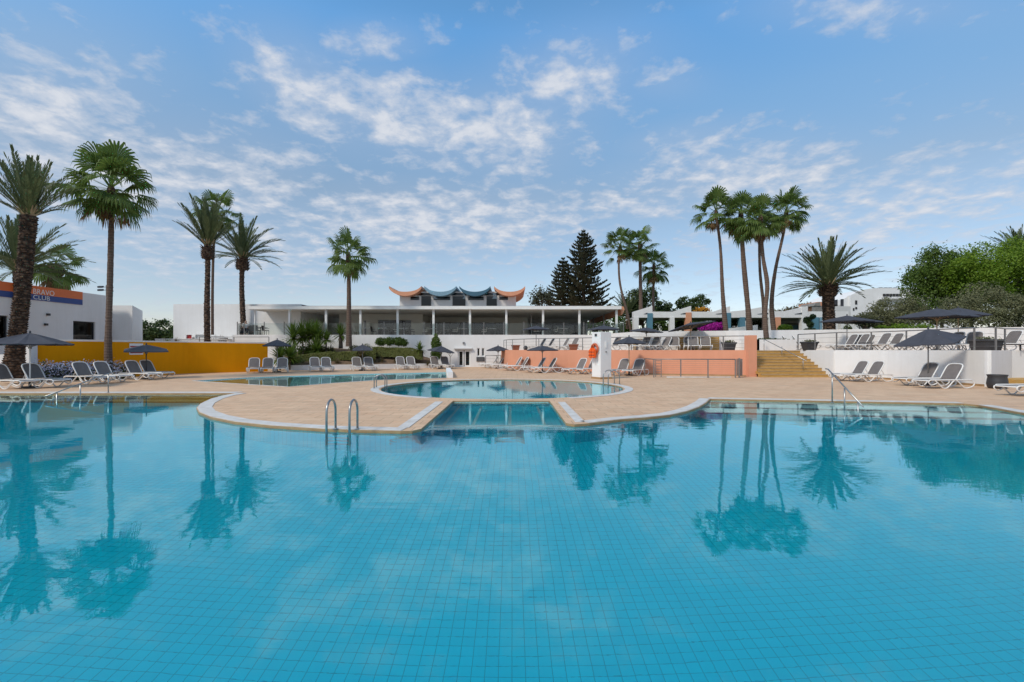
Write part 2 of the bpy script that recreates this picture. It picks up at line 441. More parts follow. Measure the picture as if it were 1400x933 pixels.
# cloud banks: azimuth slope, elevation slope, half sizes, weight
for bx, by, rx, ry, ang, wt in [(40,170,180,130,0,.95),(160,240,240,90,0,.95),(430,125,120,60,35,1.0),(500,60,75,28,0,.8),(560,165,130,60,20,1.0),
        (690,180,110,70,0,.95),(770,110,120,60,-20,.9),(600,300,260,60,0,.95),(860,280,130,26,0,.8),(940,190,90,22,-8,.75),(900,110,60,26,0,.6),
        (1020,245,190,50,-5,.95),(1240,285,300,85,-14,.80),(1180,8,150,30,0,.75),(330,340,420,95,0,.72),(1330,360,420,80,0,.6),(290,250,170,90,0,.85)]:
    a = math.radians(ang); ca, sa = math.cos(a), math.sin(a)
    X = mathn(nt, 'SUBTRACT', uu, (bx-700)/F); Y = mathn(nt, 'SUBTRACT', vv, (HY-by)/F)
    xr = mathn(nt, 'ADD', mathn(nt, 'MULTIPLY', X, ca/(rx/F)), mathn(nt, 'MULTIPLY', Y, -sa/(rx/F)))
    yr = mathn(nt, 'ADD', mathn(nt, 'MULTIPLY', X, sa/(ry/F)), mathn(nt, 'MULTIPLY', Y, ca/(ry/F)))
    r2 = mathn(nt, 'ADD', mathn(nt, 'MULTIPLY', xr, xr), mathn(nt, 'MULTIPLY', yr, yr))
    d = mathn(nt, 'MULTIPLY', mathn(nt, 'EXPONENT', mathn(nt, 'MULTIPLY', r2, -.8)), wt)
    dens = d if dens is None else mathn(nt, 'MAXIMUM', dens, d)
nsum = mathn(nt, 'ADD', mathn(nt, 'ADD', mathn(nt, 'MULTIPLY', cell, .70), mathn(nt, 'MULTIPLY', big, .14)), mathn(nt, 'MULTIPLY', fine, .16))
th = mathn(nt, 'ADD', nsum, mathn(nt, 'MULTIPLY', mathn(nt, 'SUBTRACT', dens, .55), .27))
alpha = ramp(nt, th, [(.43, 0), (.54, .5), (.66, .92)])
veil = mathn(nt, 'MULTIPLY', dens, .40)
alpha = mathn(nt, 'MAXIMUM', alpha, veil)
lowmask = ramp(nt, dz, [(0, .25), (.12, .8), (.2, 1)])
alpha = mathn(nt, 'MULTIPLY', alpha, lowmask, clamp=True)
over = mathn(nt, 'MULTIPLY', ramp(nt, dz, [(.66, 0), (.85, .75)]), ramp(nt, cell, [(.3,.6),(.6,1)]))      # cloud added overhead, above the view, to whiten the light
back = mathn(nt, 'MULTIPLY', ramp(nt, mathn(nt, 'MULTIPLY', dy, -1.0), [(.15, 0), (.6, .7)]), ramp(nt, big, [(.3,.5),(.65,1)]))  # unseen cloud added behind the viewer, also for whiter light
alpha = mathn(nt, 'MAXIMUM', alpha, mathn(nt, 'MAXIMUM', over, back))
shade = ramp(nt, th, [(.5, (7.2,8.1,9.4)), (.75, (9.2,9.5,9.9))])
SKYT = N(nt, 'ShaderNodeMix', data_type='RGBA', blend_type='MULTIPLY'); SKYT.inputs[0].default_value = 1
nt.links.new(sky.outputs[0], SKYT.inputs[6]); tint = ramp(nt, dz, [(.0, (1.28,1.16,1.27)), (.12, (1.26,1.19,1.17)), (.30, (1.28,1.31,1.21)), (.43, (1.42,1.72,1.68)), (.55, (1.22,1.98,2.18)), (.75, (1.2,1.5,1.4))]); nt.links.new(tint, SKYT.inputs[7])
ccol = N(nt, 'ShaderNodeVectorMath', operation='SCALE'); nt.links.new(mixc(nt, ramp(nt, th, [(.45,0),(.75,1)]), (.50,.59,.75), (.88,.90,.95)), ccol.inputs[0]); ccol.inputs['Scale'].default_value = 7.6
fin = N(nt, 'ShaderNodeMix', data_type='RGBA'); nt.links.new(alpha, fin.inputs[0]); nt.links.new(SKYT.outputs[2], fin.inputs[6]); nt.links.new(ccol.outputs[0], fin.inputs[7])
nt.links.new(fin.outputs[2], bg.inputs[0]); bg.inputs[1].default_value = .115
sc.view_settings.view_transform = 'Standard'; sc.view_settings.look = 'None'; sc.view_settings.exposure = 0; sc.view_settings.gamma = 1
sc.cycles.max_bounces = 10; sc.cycles.transparent_max_bounces = 16; sc.cycles.transmission_bounces = 6; sc.cycles.glossy_bounces = 4
sc.cycles.diffuse_bounces = 4
sc.cycles.use_denoising = True; sc.cycles.sample_clamp_indirect = 6; sc.cycles.use_adaptive_sampling = False
sc.cycles.caustics_refractive = True; sc.cycles.caustics_reflective = True
#--SPLIT--
# ---------------------------------------------------------------- ground, deck, pools
def v2(p): return (p[0], p[1])
MAIN = [(-24,16.4)]
MAIN += [v2(G(x,y)) for x,y in [(323,538),(303,541.5),(287,546),(274,552),(268.5,558),(272,564),(288,570.5),(320,577),(370,582.3),(440,586.8),(500,588.6),(548,589.6)]]
n_pen = (2, 13)
MAIN += [(-1.84,8.84),(-1.72,9.05),(-1.72,14.0),(1.10,14.0),(1.10,9.75),(1.25,9.6)]
i_r0 = len(MAIN)
MAIN += [v2(G(x,y)) for x,y in [(806,579),(850,573.6),(885,571),(917,567.6),(940,562.5),(956,556.5),(966,550.5),(971,545.6)]]
i_r1 = len(MAIN)
FR0 = MAIN[-1]; FR1 = v2(G(1318.6,552)); 
MAIN += [FR1, v2(G(1337,554))]
MAIN += [(12.35,12.2),(12.05,11.3),(11.9,10),(12.1,8),(12.5,5),(12.8,.5),(-24,.5)]
CC = (-.38, 19.2); CR = 4.72
CIRC = [(CC[0]+CR*math.cos(2*PI*k/72), CC[1]+CR*math.sin(2*PI*k/72)) for k in range(72)]
KID = [v2(G(x,y)) for x,y in [(266,521),(337,516.6),(400,514.3),(500,511.6),(609.5,509.3),(611,517),(560,518.6),(515,520),(455,524),(395,529),(321,524.6)]]

def sheet(name, outer, holes, z, mat, uvs=None):
    loops = [outer] + holes
    vl = [[Vector((p[0], p[1], 0)) for p in L] for L in loops]
    tris = mg.tessellate_polygon(vl)
    pts = [p for L in loops for p in L]
    mb = MB()
    fs = []
    for t in tris:
        a, b, c = [pts[i] for i in t]
        fs.append(tuple(t) if (b[0]-a[0])*(c[1]-a[1])-(b[1]-a[1])*(c[0]-a[0]) > 0 else tuple(reversed(t)))
    mb.add([(p[0], p[1], z) for p in pts], fs, 0, [[(pts[i][0], pts[i][1]) for i in f] for f in fs])
    return mb.build(name, mat)
R = lambda a,b,c,d: [(a,c),(b,c),(b,d),(a,d)]
struct(sheet('ground', R(-1500,1500,-800,3000), [R(-58,58,-13,49)], -.012, M['ground']))
struct(sheet('pool_deck', R(-60,60,-14,50), [MAIN, CIRC, KID], 0.0, M['deck']))

def wallstrip(mb, poly, z0, z1, mi=0, closed=True, inset=0.0):
    n = len(poly); u = 0.0
    for i in range(n if closed else n-1):
        a = poly[i]; b = poly[(i+1) % n]
        L = math.hypot(b[0]-a[0], b[1]-a[1])
        mb.add([(a[0],a[1],z0),(b[0],b[1],z0),(b[0],b[1],z1),(a[0],a[1],z1)], [(0,1,2,3)], mi, [[(u,z0),(u+L,z0),(u+L,z1),(u,z1)]])
        u += L
def floor(mb, poly, z, mi=0):
    tris = mg.tessellate_polygon([[Vector((p[0],p[1],0)) for p in poly]])
    fs = []
    for t in tris:
        a, b, c = [poly[i] for i in t]
        fs.append(tuple(t) if (b[0]-a[0])*(c[1]-a[1])-(b[1]-a[1])*(c[0]-a[0]) > 0 else tuple(reversed(t)))
    mb.add([(p[0],p[1],z) for p in poly], fs, mi, [[(poly[i][0], poly[i][1]) for i in f] for f in fs])

WM, WC, WK = -.045, -.035, -.03      # water levels
DM = -1.62
mb = MB()
wallstrip(mb, MAIN, -.10, 0, 1)
wallstrip(mb, MAIN, DM, -.10, 0)
floor(mb, MAIN, DM, 0)
# raised channel floor with pale nosing
x0, x1 = -1.72, 1.10
mb.add([(x0-.3,10.55,-.85),(x1+.3,10.55,-.85),(x1+.3,14,-.85),(x0-.3,14,-.85)], [(0,1,2,3)], 0, [[(x0-.3,10.55),(x1+.3,10.55),(x1+.3,14),(x0-.3,14)]])
mb.add([(x0-.3,10.55,DM),(x1+.3,10.55,DM),(x1+.3,10.55,-.85),(x0-.3,10.55,-.85)], [(0,1,2,3)], 0, [[(x0,DM),(x1,DM),(x1,-.85),(x0,-.85)]])
mb.add([(x0-.3,10.54,-.90),(x1+.3,10.54,-.90),(x1+.3,10.54,-.846),(x0-.3,10.54,-.846)], [(0,1,2,3)], 2, [[(x0,0),(x1,0),(x1,.05),(x0,.05)]])
mb.add([(x0-.3,10.54,-.846),(x1+.3,10.54,-.846),(x1+.3,10.68,-.846),(x0-.3,10.68,-.846)], [(0,1,2,3)], 2, [[(x0,0),(x1,0),(x1,.1),(x0,.1)]])
for xx in (-1.52,-.87,-.05,.73):     # white lane lines on the channel floor
    mb.add([(xx-.035,10.7,-.845),(xx+.035,10.7,-.845),(xx+.035,13.9,-.845),(xx-.035,13.9,-.845)], [(0,1,2,3)], 2, [[(0,0),(.04,0),(.04,1),(0,1)]])
# weir face with white mosaic band
mb.add([(x0+.03,13.985,-.42),(x1-.03,13.985,-.42),(x1-.03,13.985,-.035),(x0+.03,13.985,-.035)], [(0,1,2,3)], 3, [[(x0,-.4),(x1,-.4),(x1,0),(x0,0)]])
shell = mb.build('pool_basin', [M['tile_blue'], M['lip'], M['tile_white'], M['tile_pale']]); struct(shell)

mb = MB(); wallstrip(mb, CIRC, -.10, 0, 1); wallstrip(mb, CIRC, -1.35, -.10, 0); floor(mb, CIRC, -1.35, 0)
struct(mb.build('round_pool_basin', [M['tile_blue'], M['lip']]))
mb = MB(); wallstrip(mb, KID, -.45, 0, 0); floor(mb, KID, -.42, 0)
kp = [p for p in KID]
# sand-tiled beach entry at the left tip
tip = [KID[0], KID[1], KID[2], KID[9], KID[10]]
mb.add([(KID[0][0],KID[0][1],-.04),(KID[1][0],KID[1][1],-.14),(KID[2][0],KID[2][1],-.415),(KID[9][0],KID[9][1],-.415),(KID[10][0],KID[10][1],-.12)],
       [(0,4,3,2,1)], 1, [[tip[0],tip[4],tip[3],tip[2],tip[1]]])
struct(mb.build('paddling_pool_basin', [M['tile_pale'], M['tile_sand']]))

# pool steps
def steps(name, org, du, dn, L, edges, zs, label_mat, back=0.0):
    mb = MB(); org = Vector((org[0], org[1], 0)); du = Vector((du[0],du[1],0)).normalized(); dn = Vector((dn[0],dn[1],0)).normalized()
    prev = -back
    for e, z in zip(edges, zs):
        a = org + du*(-.6) + dn*prev; b = org + du*L + dn*prev; c = org + du*L + dn*e; d = org + du*(-.6) + dn*e
        up = lambda p, zz: (p.x, p.y, zz)
        mb.add([up(a,z),up(b,z),up(c,z),up(d,z)], [(0,3,2,1)], 0, [[(0,prev),(0,e),(L,e),(L,prev)]])
        mb.add([up(d,z-.25),up(c,z-.25),up(c,z),up(d,z)], [(0,1,2,3)], 0, [[(0,z-.25),(L,z-.25),(L,z),(0,z)]])
        o = dn*.004; o2 = dn*-.16
        mb.add([up(d+o2,z+.003),up(c+o2,z+.003),up(c+o,z+.003),up(d+o,z+.003)], [(0,1,2,3)], 1, [[(0,0),(L,0),(L,.05),(0,.05)]])
        mb.add([up(d+o,z-.19),up(c+o,z-.19),up(c+o,z+.003),up(d+o,z+.003)], [(0,1,2,3)], 1, [[(0,0),(L,0),(L,.1),(0,.1)]])
        prev = e
    # last riser to floor
    e = edges[-1]; a = org + du*(-.6) + dn*e; b = org + du*L + dn*e; z = zs[-1]-.19
    mb.add([(a.x,a.y,DM),(b.x,b.y,DM),(b.x,b.y,z),(a.x,a.y,z)], [(0,1,2,3)], 2, [[(0,DM),(L,DM),(L,z),(0,z)]])
    return struct(mb.build(name, [label_mat, M['tile_navy'], M['tile_blue']]))
steps('left_pool_steps', (-24,16.41), (1,0), (0,-1), 15.6, [.55,1.2,1.95], [-.10,-.30,-.50], M['tile_sand'])
dr = (FR1[0]-FR0[0], FR1[1]-FR0[1])
steps('right_pool_steps', (FR0[0], FR0[1]+.01), dr, (dr[1], -dr[0]), 7.2, [.55,1.5,2.5], [-.10,-.30,-.50], M['tile_pale'], .1)

def waterbody(name, poly, z, depth):
    # water sheet with the same outline, pushed 2 cm into the walls
    n = len(poly); out = []
    for i in range(n):
        a, b, c = Vector(poly[i-1]), Vector(poly[i]), Vector(poly[(i+1)%n])
        d1 = (b-a).normalized(); d2 = (c-b).normalized(); t = (d1+d2)
        t = t.normalized() if t.length > 1e-6 else d1
        nrm = Vector((t.y, -t.x))
        out.append((b + nrm*.02))
    area = sum(poly[i][0]*poly[(i+1)%n][1]-poly[(i+1)%n][0]*poly[i][1] for i in range(n))
    if area < 0:
        out = [Vector(poly[i])*2 - out[i] for i in range(n)]
    mb = MB(); mb.prism([(p.x,p.y) for p in out], depth, z)
    # weld
    o = mb.build(name, M['water'])
    import bmesh
    bm = bmesh.new(); bm.from_mesh(o.data); bmesh.ops.remove_doubles(bm, verts=bm.verts, dist=1e-4); bmesh.ops.recalc_face_normals(bm, faces=bm.faces); bm.to_mesh(o.data); bm.free()
    return struct(o)
waterbody('pool_water', MAIN, WM, DM-.06)
waterbody('round_pool_water', CIRC, WC, -1.42)
waterbody('paddling_pool_water', KID, WK, -.5)

# white coping strips
def offs(path, d):
    out = []
    for i, p in enumerate(path):
        a = Vector(path[max(i-1,0)]); b = Vector(path[min(i+1,len(path)-1)]); t = (b-a).normalized()
        out.append((p[0]+t.y*-d, p[1]+t.x*d))
    return out
def strip(mb, path, d0, d1, h=.012):
    A, B = offs(path, d0), offs(path, d1)
    n = len(path)
    vs = [(*p,0.004) for p in A]+[(*p,0.004) for p in B]+[(*p,h) for p in A]+[(*p,h) for p in B]
    fs = []
    for i in range(n-1):
        fs += [(2*n+i,2*n+i+1,3*n+i+1,3*n+i),(i,i+1,2*n+i+1,2*n+i),(n+i+1,n+i,3*n+i,3*n+i+1)]
    fs += [(0,2*n,3*n,n),(n-1,2*n-1,4*n-1,3*n-1)]
    mb.add(vs, fs)
def smooth_path(p, k=3):
    out = []
    for i in range(len(p)-1):
        p0 = Vector(p[max(i-1,0)]); p1 = Vector(p[i]); p2 = Vector(p[i+1]); p3 = Vector(p[min(i+2,len(p)-1)])
        for j in range(k):
            t = j/k
            out.append(tuple(.5*((2*p1)+(p2-p0)*t+(2*p0-5*p1+4*p2-p3)*t*t+(3*p1-p0-3*p2+p3)*t**3)))
    out.append(tuple(p[-1])); return out
mb = MB()
strip(mb, [(-24,16.4),(-9.5,16.4)], .02, .50)
strip(mb, MAIN[1:13], .02, .34)
strip(mb, [(-1.97,9.15),(-1.97,13.7)], 0, .22)
strip(mb, [(1.30,13.6),(1.30,9.85)], 0, .20)
strip(mb, MAIN[i_r0:i_r1], .02, .30)
strip(mb, [FR0, FR1], .02, .34)
strip(mb, MAIN[i_r1+1:i_r1+6], .02, .30)
struct(mb.build('pool_coping', M['coping']))
mb = MB()
ring = [(CC[0]+math.cos(a)*CR, CC[1]+math.sin(a)*CR) for a in [math.radians(-64+k*308/80) for k in range(81)]]
strip(mb, ring, -.06, -.36)
struct(mb.build('round_pool_coping', M['coping']))
mb = MB()
strip(mb, KID[0:5], .02, .16); strip(mb, KID[5:]+[KID[0]], .02, .13)
struct(mb.build('paddling_pool_coping', M['coping']))
mb = MB(); a = G(609.5,509.2); b = G(611.5,517); mb.obox(((a.x+b.x)/2+.16,(a.y+b.y)/2,.15),(.28,(a-b).length,.3), math.atan2(-(b.x-a.x),(b.y-a.y))*1.0)
o = mb.build('spillway_block', M['white_wall']); tag(o, 'white rendered block closing the right end of the paddling pool', 'block')
# ---------------------------------------------------------------- walls with openings
def wall(mb, p0, p1, z0, z1, th=.25, ops=(), mi=0):
    # straight wall p0->p1 (front face on the right-hand side seen along p0->p1), openings (u0,u1,z0,z1)
    a = Vector((p0[0],p0[1],0)); b = Vector((p1[0],p1[1],0)); L = (b-a).length; d = (b-a)/L; n = Vector((-d.y, d.x, 0))
    def blk(u0, u1, w0, w1):
        if u1-u0 < 1e-4 or w1-w0 < 1e-4: return
        q = [a+d*u0, a+d*u1, a+d*u1+n*th, a+d*u0+n*th]
        vs = [(p.x,p.y,w0) for p in q]+[(p.x,p.y,w1) for p in q]
        mb.add(vs, [(0,3,2,1),(4,5,6,7),(0,1,5,4),(1,2,6,5),(2,3,7,6),(3,0,4,7)], mi)
    u = 0
    for (u0,u1,w0,w1) in sorted(ops):
        blk(u, u0, z0, z1); blk(u0, u1, z0, w0); blk(u0, u1, w1, z1); u = u1
    blk(u, L, z0, z1)
def at_wall(p0, p1, u, off=0.0):
    a = Vector((p0[0],p0[1],0)); b = Vector((p1[0],p1[1],0)); d = (b-a).normalized(); n = Vector((-d.y, d.x, 0))
    return a+d*u+n*off
def window(parent, p0, p1, u0, u1, z0, z1, depth=.12, bars=0, name='window', fm='white_paint', gm='window_glass', fw=.06, back=True):
    a = at_wall(p0,p1,u0,depth); b = at_wall(p0,p1,u1,depth); d = (b-a).normalized(); n = Vector((-d.y,d.x,0)); ang = math.atan2(d.y,d.x)
    fr = MB(); Lw = (b-a).length
    def bar(u, z, wu, wz): fr.obox(a+d*u+Vector((0,0,z)), (wu,.05,wz), ang)
    bar(Lw/2, z0+fw/2, Lw, fw); bar(Lw/2, z1-fw/2, Lw, fw)
    for k in range(bars+2): bar(fw/2+(Lw-fw)*k/(bars+1), (z0+z1)/2, fw, z1-z0-2*fw)
    f = fr.build(name, M[fm], parent, world=True)
    g = MB(); q = [a+n*.01, b+n*.01]
    g.add([(q[0].x,q[0].y,z0+.01),(q[1].x,q[1].y,z0+.01),(q[1].x,q[1].y,z1-.01),(q[0].x,q[0].y,z1-.01)], [(0,1,2,3)])
    g.build('pane', M[gm], f, world=True)
    return f
def polywall(mb, path, z0, z1, th, mi=0):
    # continuous wall ribbon following a path (left side thickness)
    A = [Vector((p[0],p[1])) for p in path]; B = [Vector(p) for p in offs(path, th)]
    n = len(A); z1s = z1 if isinstance(z1,(list,tuple)) else [z1]*n
    vs = [(p.x,p.y,z0) for p in A]+[(p.x,p.y,z0) for p in B]+[(p.x,p.y,z1s[i]) for i,p in enumerate(A)]+[(p.x,p.y,z1s[i]) for i,p in enumerate(B)]
    fs = []
    for i in range(n-1):
        fs += [(i,i+1,2*n+i+1,2*n+i),(n+i+1,n+i,3*n+i,3*n+i+1),(2*n+i,2*n+i+1,3*n+i+1,3*n+i)]
    fs += [(0,2*n,3*n,n),(n-1,2*n-1,4*n-1,3*n-1)]
    mb.add(vs, fs, mi)

# ---------------------------------------------------------------- terraces
TZ, UZ = 1.43, 2.75
PINK = smooth_path([(-.78,40.2),(-.70,39.0),v2(G(700,505)),v2(G(740,507.5)),v2(G(777,508.5)),v2(G(820,510)),v2(G(880,512)),v2(G(960,513.5)),v2(G(1021,514.7)),(13.35,26.5)], 3)
WHITEW = smooth_path([(17.2,25.5),(18.0,24.8),(18.8,23.9),(19.1,21.8),(19.2,19.35)], 3) 
WHITE2 = [(19.2,19.35),(21.5,20.75),(26,21.6),(34,22.6)]
terr = PINK + [(13.4,28.75),(17.2,28.75)] + WHITEW + WHITE2[1:] + [(34,45),(-.78,45)]
mb = MB(); mb.prism([(p[0],p[1]) for p in terr], 0.01, TZ, 0, 1, bottom=False)
struct(mb.build('middle_terrace', [M['deck'], M['white_wall']]))
mb = MB(); polywall(mb, PINK, 0.0, TZ+.03, -.12)
mb.box(13.02,13.47,26.35,26.85,.0,2.28)
tag(mb.build('pink_retaining_wall', M['pink_wall']), 'long salmon pink retaining wall curving below the middle terrace', 'wall')
mb = MB(); polywall(mb, WHITEW, 0.0, TZ+.035, -.12); polywall(mb, WHITE2, 0.0, TZ+.032, -.12)
mb.box(17.08,17.2,25.55,28.9,.0,TZ+.03)
tag(mb.build('white_retaining_wall', M['white_wall']), 'white curved retaining wall to the right of the mustard steps', 'wall')
mb = MB(); polywall(mb, offs(WHITEW, -.125)[:], 0.0, .09, -.02); polywall(mb, offs(PINK, -.125), 0.0, .07, -.02)
struct(mb.build('wall_skirting', M['lip']))
# mustard stairs: nine risers
mb = MB(); rs = TZ/9
for k in range(9):
    y0 = 25.75 + .33*k
    mb.box(13.40,17.075,y0,y0+.36 if k < 8 else 28.8,rs*k+.002 if k else .002,rs*(k+1)+(.0 if k<8 else .012))
    if k > 0: mb.box(13.40,17.075,y0+.36,28.8,rs*k,rs*k+.001) if False else None
st = mb.build('staircase', M['step']); tag(st, 'wide mustard plank steps between the pink wall and the white wall', 'steps')
mb = MB()
for k in range(9):
    y0 = 25.75+.33*k; mb.box(13.40,17.073,y0-.02,y0+.05,rs*(k+1)-.025,rs*(k+1)+.014)
o = mb.build('nosing', M['wood'], st)

# upper tier
UP = [(7.6,40.95),(9.25,34.5),(11.8,34.0),(14.8,33.2),(15.5,32.75),(20,31.6),(23.7,29.95),(28,28.2),(38,26.0)]
mb = MB(); mb.prism(UP+[(38,75),(7.6,75)], 0.01, UZ-.02, 0, 1, bottom=False)
mb.prism([(38.02,20),(75,20),(75,75),(38.02,75)], 0.01, UZ-.02, 0, 1, bottom=False)
struct(mb.build('upper_lawn', [M['lawn'], M['white_wall']]))
mb = MB(); polywall(mb, UP, 0.02, UZ+.04, -.15)
tag(mb.build('upper_white_wall', M['white_wall']), 'low white wall behind the upper terrace loungers with palm trunks above it', 'wall')
# planter bed with the tall palm at the head of the steps
t = thing('planter_bed', 'white walled planting bed with a palm trunk at the top of the steps', 'planter', (16.4,30.4,TZ))
mb = MB(); polywall(mb, [(15.3,29.9),(17.75,29.9),(17.75,31.95),(15.3,31.95),(15.3,29.9)], TZ, 2.12, .14)
mb.build('bed_wall', M['white_wall'], t, world=True)
mb = MB(); mb.box(15.45,17.6,30.05,31.8,TZ,2.06); mb.build('soil', M['soil'], t, world=True)
# mustard slatted screen
t = thing('slatted_screen', 'mustard plank screen behind two loungers below the bougainvillea', 'screen', (13,33.5,TZ))
mb = MB(); a = Vector((XD(928,33.35),33.35,0)); b = Vector((XD(983,32.9),32.9,0)); d = (b-a).normalized(); ang = math.atan2(d.y,d.x)
for k in range(6):
    mb.obox((a+b)/2+Vector((0,0,TZ+.08+.155*k)), ((b-a).length,.05,.14), ang)
mb.build('plank', M['step'], t, world=True)
for k in range(4):
    p = a+(b-a)*(k/3); q = MB(); q.obox(p+Vector((0,.06,TZ+.47)), (.07,.06,.94), ang); q.build('post', M['wood'], t, world=True)

# ---------------------------------------------------------------- yellow wall, poster, left building
YW = [(-22.95,22.6),(-21.3,25.0),(-20.15,29.8),(-16.7,32.75)]
mb = MB(); polywall(mb, YW, 0.0, [1.90,1.90,1.93,1.90], .25)
tag(mb.build('yellow_wall', M['yellow_wall']), 'long mustard yellow wall behind the left loungers', 'wall')
mb = MB(); polywall(mb, offs(YW, .06), 1.905, 2.0, .12)
tag(mb.build('wall_coping', M['white_paint']), 'thin white coping line along the top of the yellow wall', 'coping')
mb = MB(); mb.box(XD(31,22.7),XD(45.6,22.7),22.55,22.9,0,1.85); mb.box(-30,-24.2,23.4,23.7,0,1.25)
tag(mb.build('white_gate_wall', M['white_wall']), 'short white wall between the left date palm and the yellow wall', 'wall')
# poster on the yellow wall
def on_seg(px, p0, p1):
    # point where the sight line through px meets the segment's line
    k = (px-700)/F; (x0,y0),(x1,y1) = p0, p1; dx_, dy_ = x1-x0, y1-y0
    t = (k*y0-x0)/(dx_-k*dy_); return x0+dx_*t, y0+dy_*t
pa = on_seg(176.5, YW[1], YW[2]); pb = on_seg(195, YW[1], YW[2])
t = thing('notice_board', 'white notice with red bands fixed to the yellow wall', 'notice', (pa[0],pa[1],1.0))
d = (Vector(pb)-Vector(pa)); L = d.length; d.normalize(); nrm = Vector((d.y,-d.x)); ang = math.atan2(d.y,d.x)
c = (Vector(pa)+Vector(pb))/2 + nrm*.02
z1 = EZ-(470-HY)/F*27; z0 = EZ-(485-HY)/F*27
mb = MB(); mb.obox((c.x,c.y,(z0+z1)/2), (L,.03,z1-z0), ang); mb.build('board', M['white_paint'], t, world=True)
mb = MB(); c2 = c+nrm*.02
mb.obox((c2.x,c2.y,z1-.17),(L*.9,.008,.07),ang); mb.obox((c2.x,c2.y,z0+.1),(L*.9,.008,.05),ang); mb.obox((c2.x,c2.y,z0+.2),(L*.7,.008,.03),ang)
mb.build('red_band', M['red'], t, world=True)

t = thing('club_building', 'white flat roofed building with orange and blue sign band at far left', 'building', (-30,26,0))
mb = MB(); P0, P1 = (-30,14), (-30,35.3)
wall(mb, P0, P1, 0, 5.48, .3, [(25.0-14,28.55-14,2.1,3.5),(32.75-14,34.5-14,2.05,3.46)])
mb.box(-44,-30.3,14,35.3,5.2,5.46); mb.box(-44,-30,35.3,35.6,0,5.48); mb.box(-44,-43.7,14,35.3,0,5.48); mb.box(-44,-30.3,13.7,14,0,5.48)
mb.prism([(-31.5,36.4),(-28.85,36.4),(-32.0,41.5),(-36,41.5)],0,4.84)
# mirror: front faces the pool (+X side), so thickness runs to -X
mb.build('wall', M['white_wall'], t, world=True)
window(t, P0, P1, 25.0-14, 28.55-14, 2.1, 3.5, .14, 1, fm='dark_metal')
w2 = window(t, P0, P1, 32.75-14, 34.5-14, 2.05, 3.46, .14, 0, fm='dark_metal')
mb = MB(); mb.box(-30.02,-29.90,32.6,35.2,1.99,2.05); mb.build('window_sill', M['white_paint'], t, world=True)
mb = MB(); mb.box(-34,-30.6,24,35.2,2.0,2.04); mb.box(-34.1,-34,24,35.2,2,3.6); mb.build('dark_room', M['dark_room'], t, world=True)
mb = MB(); mb.box(-30.6,-30.4,32.95,33.2,2.06,2.9); mb.build('red_cabinet', M['red'], t, world=True)
for yy in (30.9, 30.75):
    mb = MB(); mb.obox((-29.9,yy,3.75 if yy > 30.8 else 3.1),(.16,.14,.14)); mb.build('wall_lamp', M['dark_metal'], t, world=True)
sg = MB(); sg.box(-30,-29.93,18,33.4,4.965,5.50,0); s1 = sg.build('sign_band', M['orange_sign'], t, world=True)
sg = MB(); sg.box(-30,-29.935,18,33.4,4.60,4.96,0); sg.build('sign_band', M['blue_sign'], t, world=True)
def text(name, body, loc, rot, h, wdt, mat, parent, thick=.01, off=0.0):
    cu = bpy.data.curves.new(name, 'FONT'); cu.body = body; cu.size = 1; cu.extrude = 0; cu.offset = off
    tmp = bpy.data.objects.new('tmp', cu); COL.objects.link(tmp)
    dg = bpy.context.evaluated_depsgraph_get(); me0 = bpy.data.meshes.new_from_object(tmp.evaluated_get(dg))
    bpy.data.objects.remove(tmp)
    xs = [v.co.x for v in me0.vertices]; ys = [v.co.y for v in me0.vertices]
    Mx = Matrix.Translation(Vector(loc)-wloc(parent)) @ rot
    for v in me0.vertices:
        v.co = Mx @ Vector(((v.co.x-min(xs))/(max(xs)-min(xs))*wdt, (v.co.y-min(ys))/(max(ys)-min(ys))*h, 0))
    me0.materials.clear(); me0.materials.append(mat)
    o = bpy.data.objects.new(name, me0); COL.objects.link(o); o.parent = parent; return o
RT = Matrix.Rotation(PI/2, 4, 'Z') @ Matrix.Rotation(PI/2, 4, 'X')
text('lettering', 'BRAVO', (-29.925,29.95,4.985), RT, .33, 1.38, M['white_paint'], t)
text('lettering', 'CLUB', (-29.925,29.95,4.65), RT, .27, 1.08, M['white_paint'], t)
mb = MB(); mb.tube([(-29.928,29.55,4.80),(-29.928,29.62,4.86),(-29.928,29.69,4.80)], .015, 6); mb.tube([(-29.928,29.78,4.90),(-29.928,29.84,4.86)], .015, 6)
mb.build('sign_mark', M['white_paint'], t, world=True)
# floodlight mast behind the building
t = thing('floodlight_mast', 'thin mast with four floodlights rising behind the left building', 'floodlight', (XD(145,38),38,0))
mb = MB(); x = XD(145.5,38); mb.tube([(x,38,0),(x,38,6.6)], .045, 6); mb.build('mast', M['rail'], t, world=True)
for k, (ddx, zz_) in enumerate([(-.38,6.45),(.38,6.4),(-.38,6.2),(.38,6.12)]):
    q = MB(); q.tube([(x,38,zz_),(x+ddx,38,zz_)], .02, 5); q.obox((x+ddx,37.9,zz_),(.36,.2,.13),0,0,.3); q.build('floodlight', M['charcoal'], t, world=True)

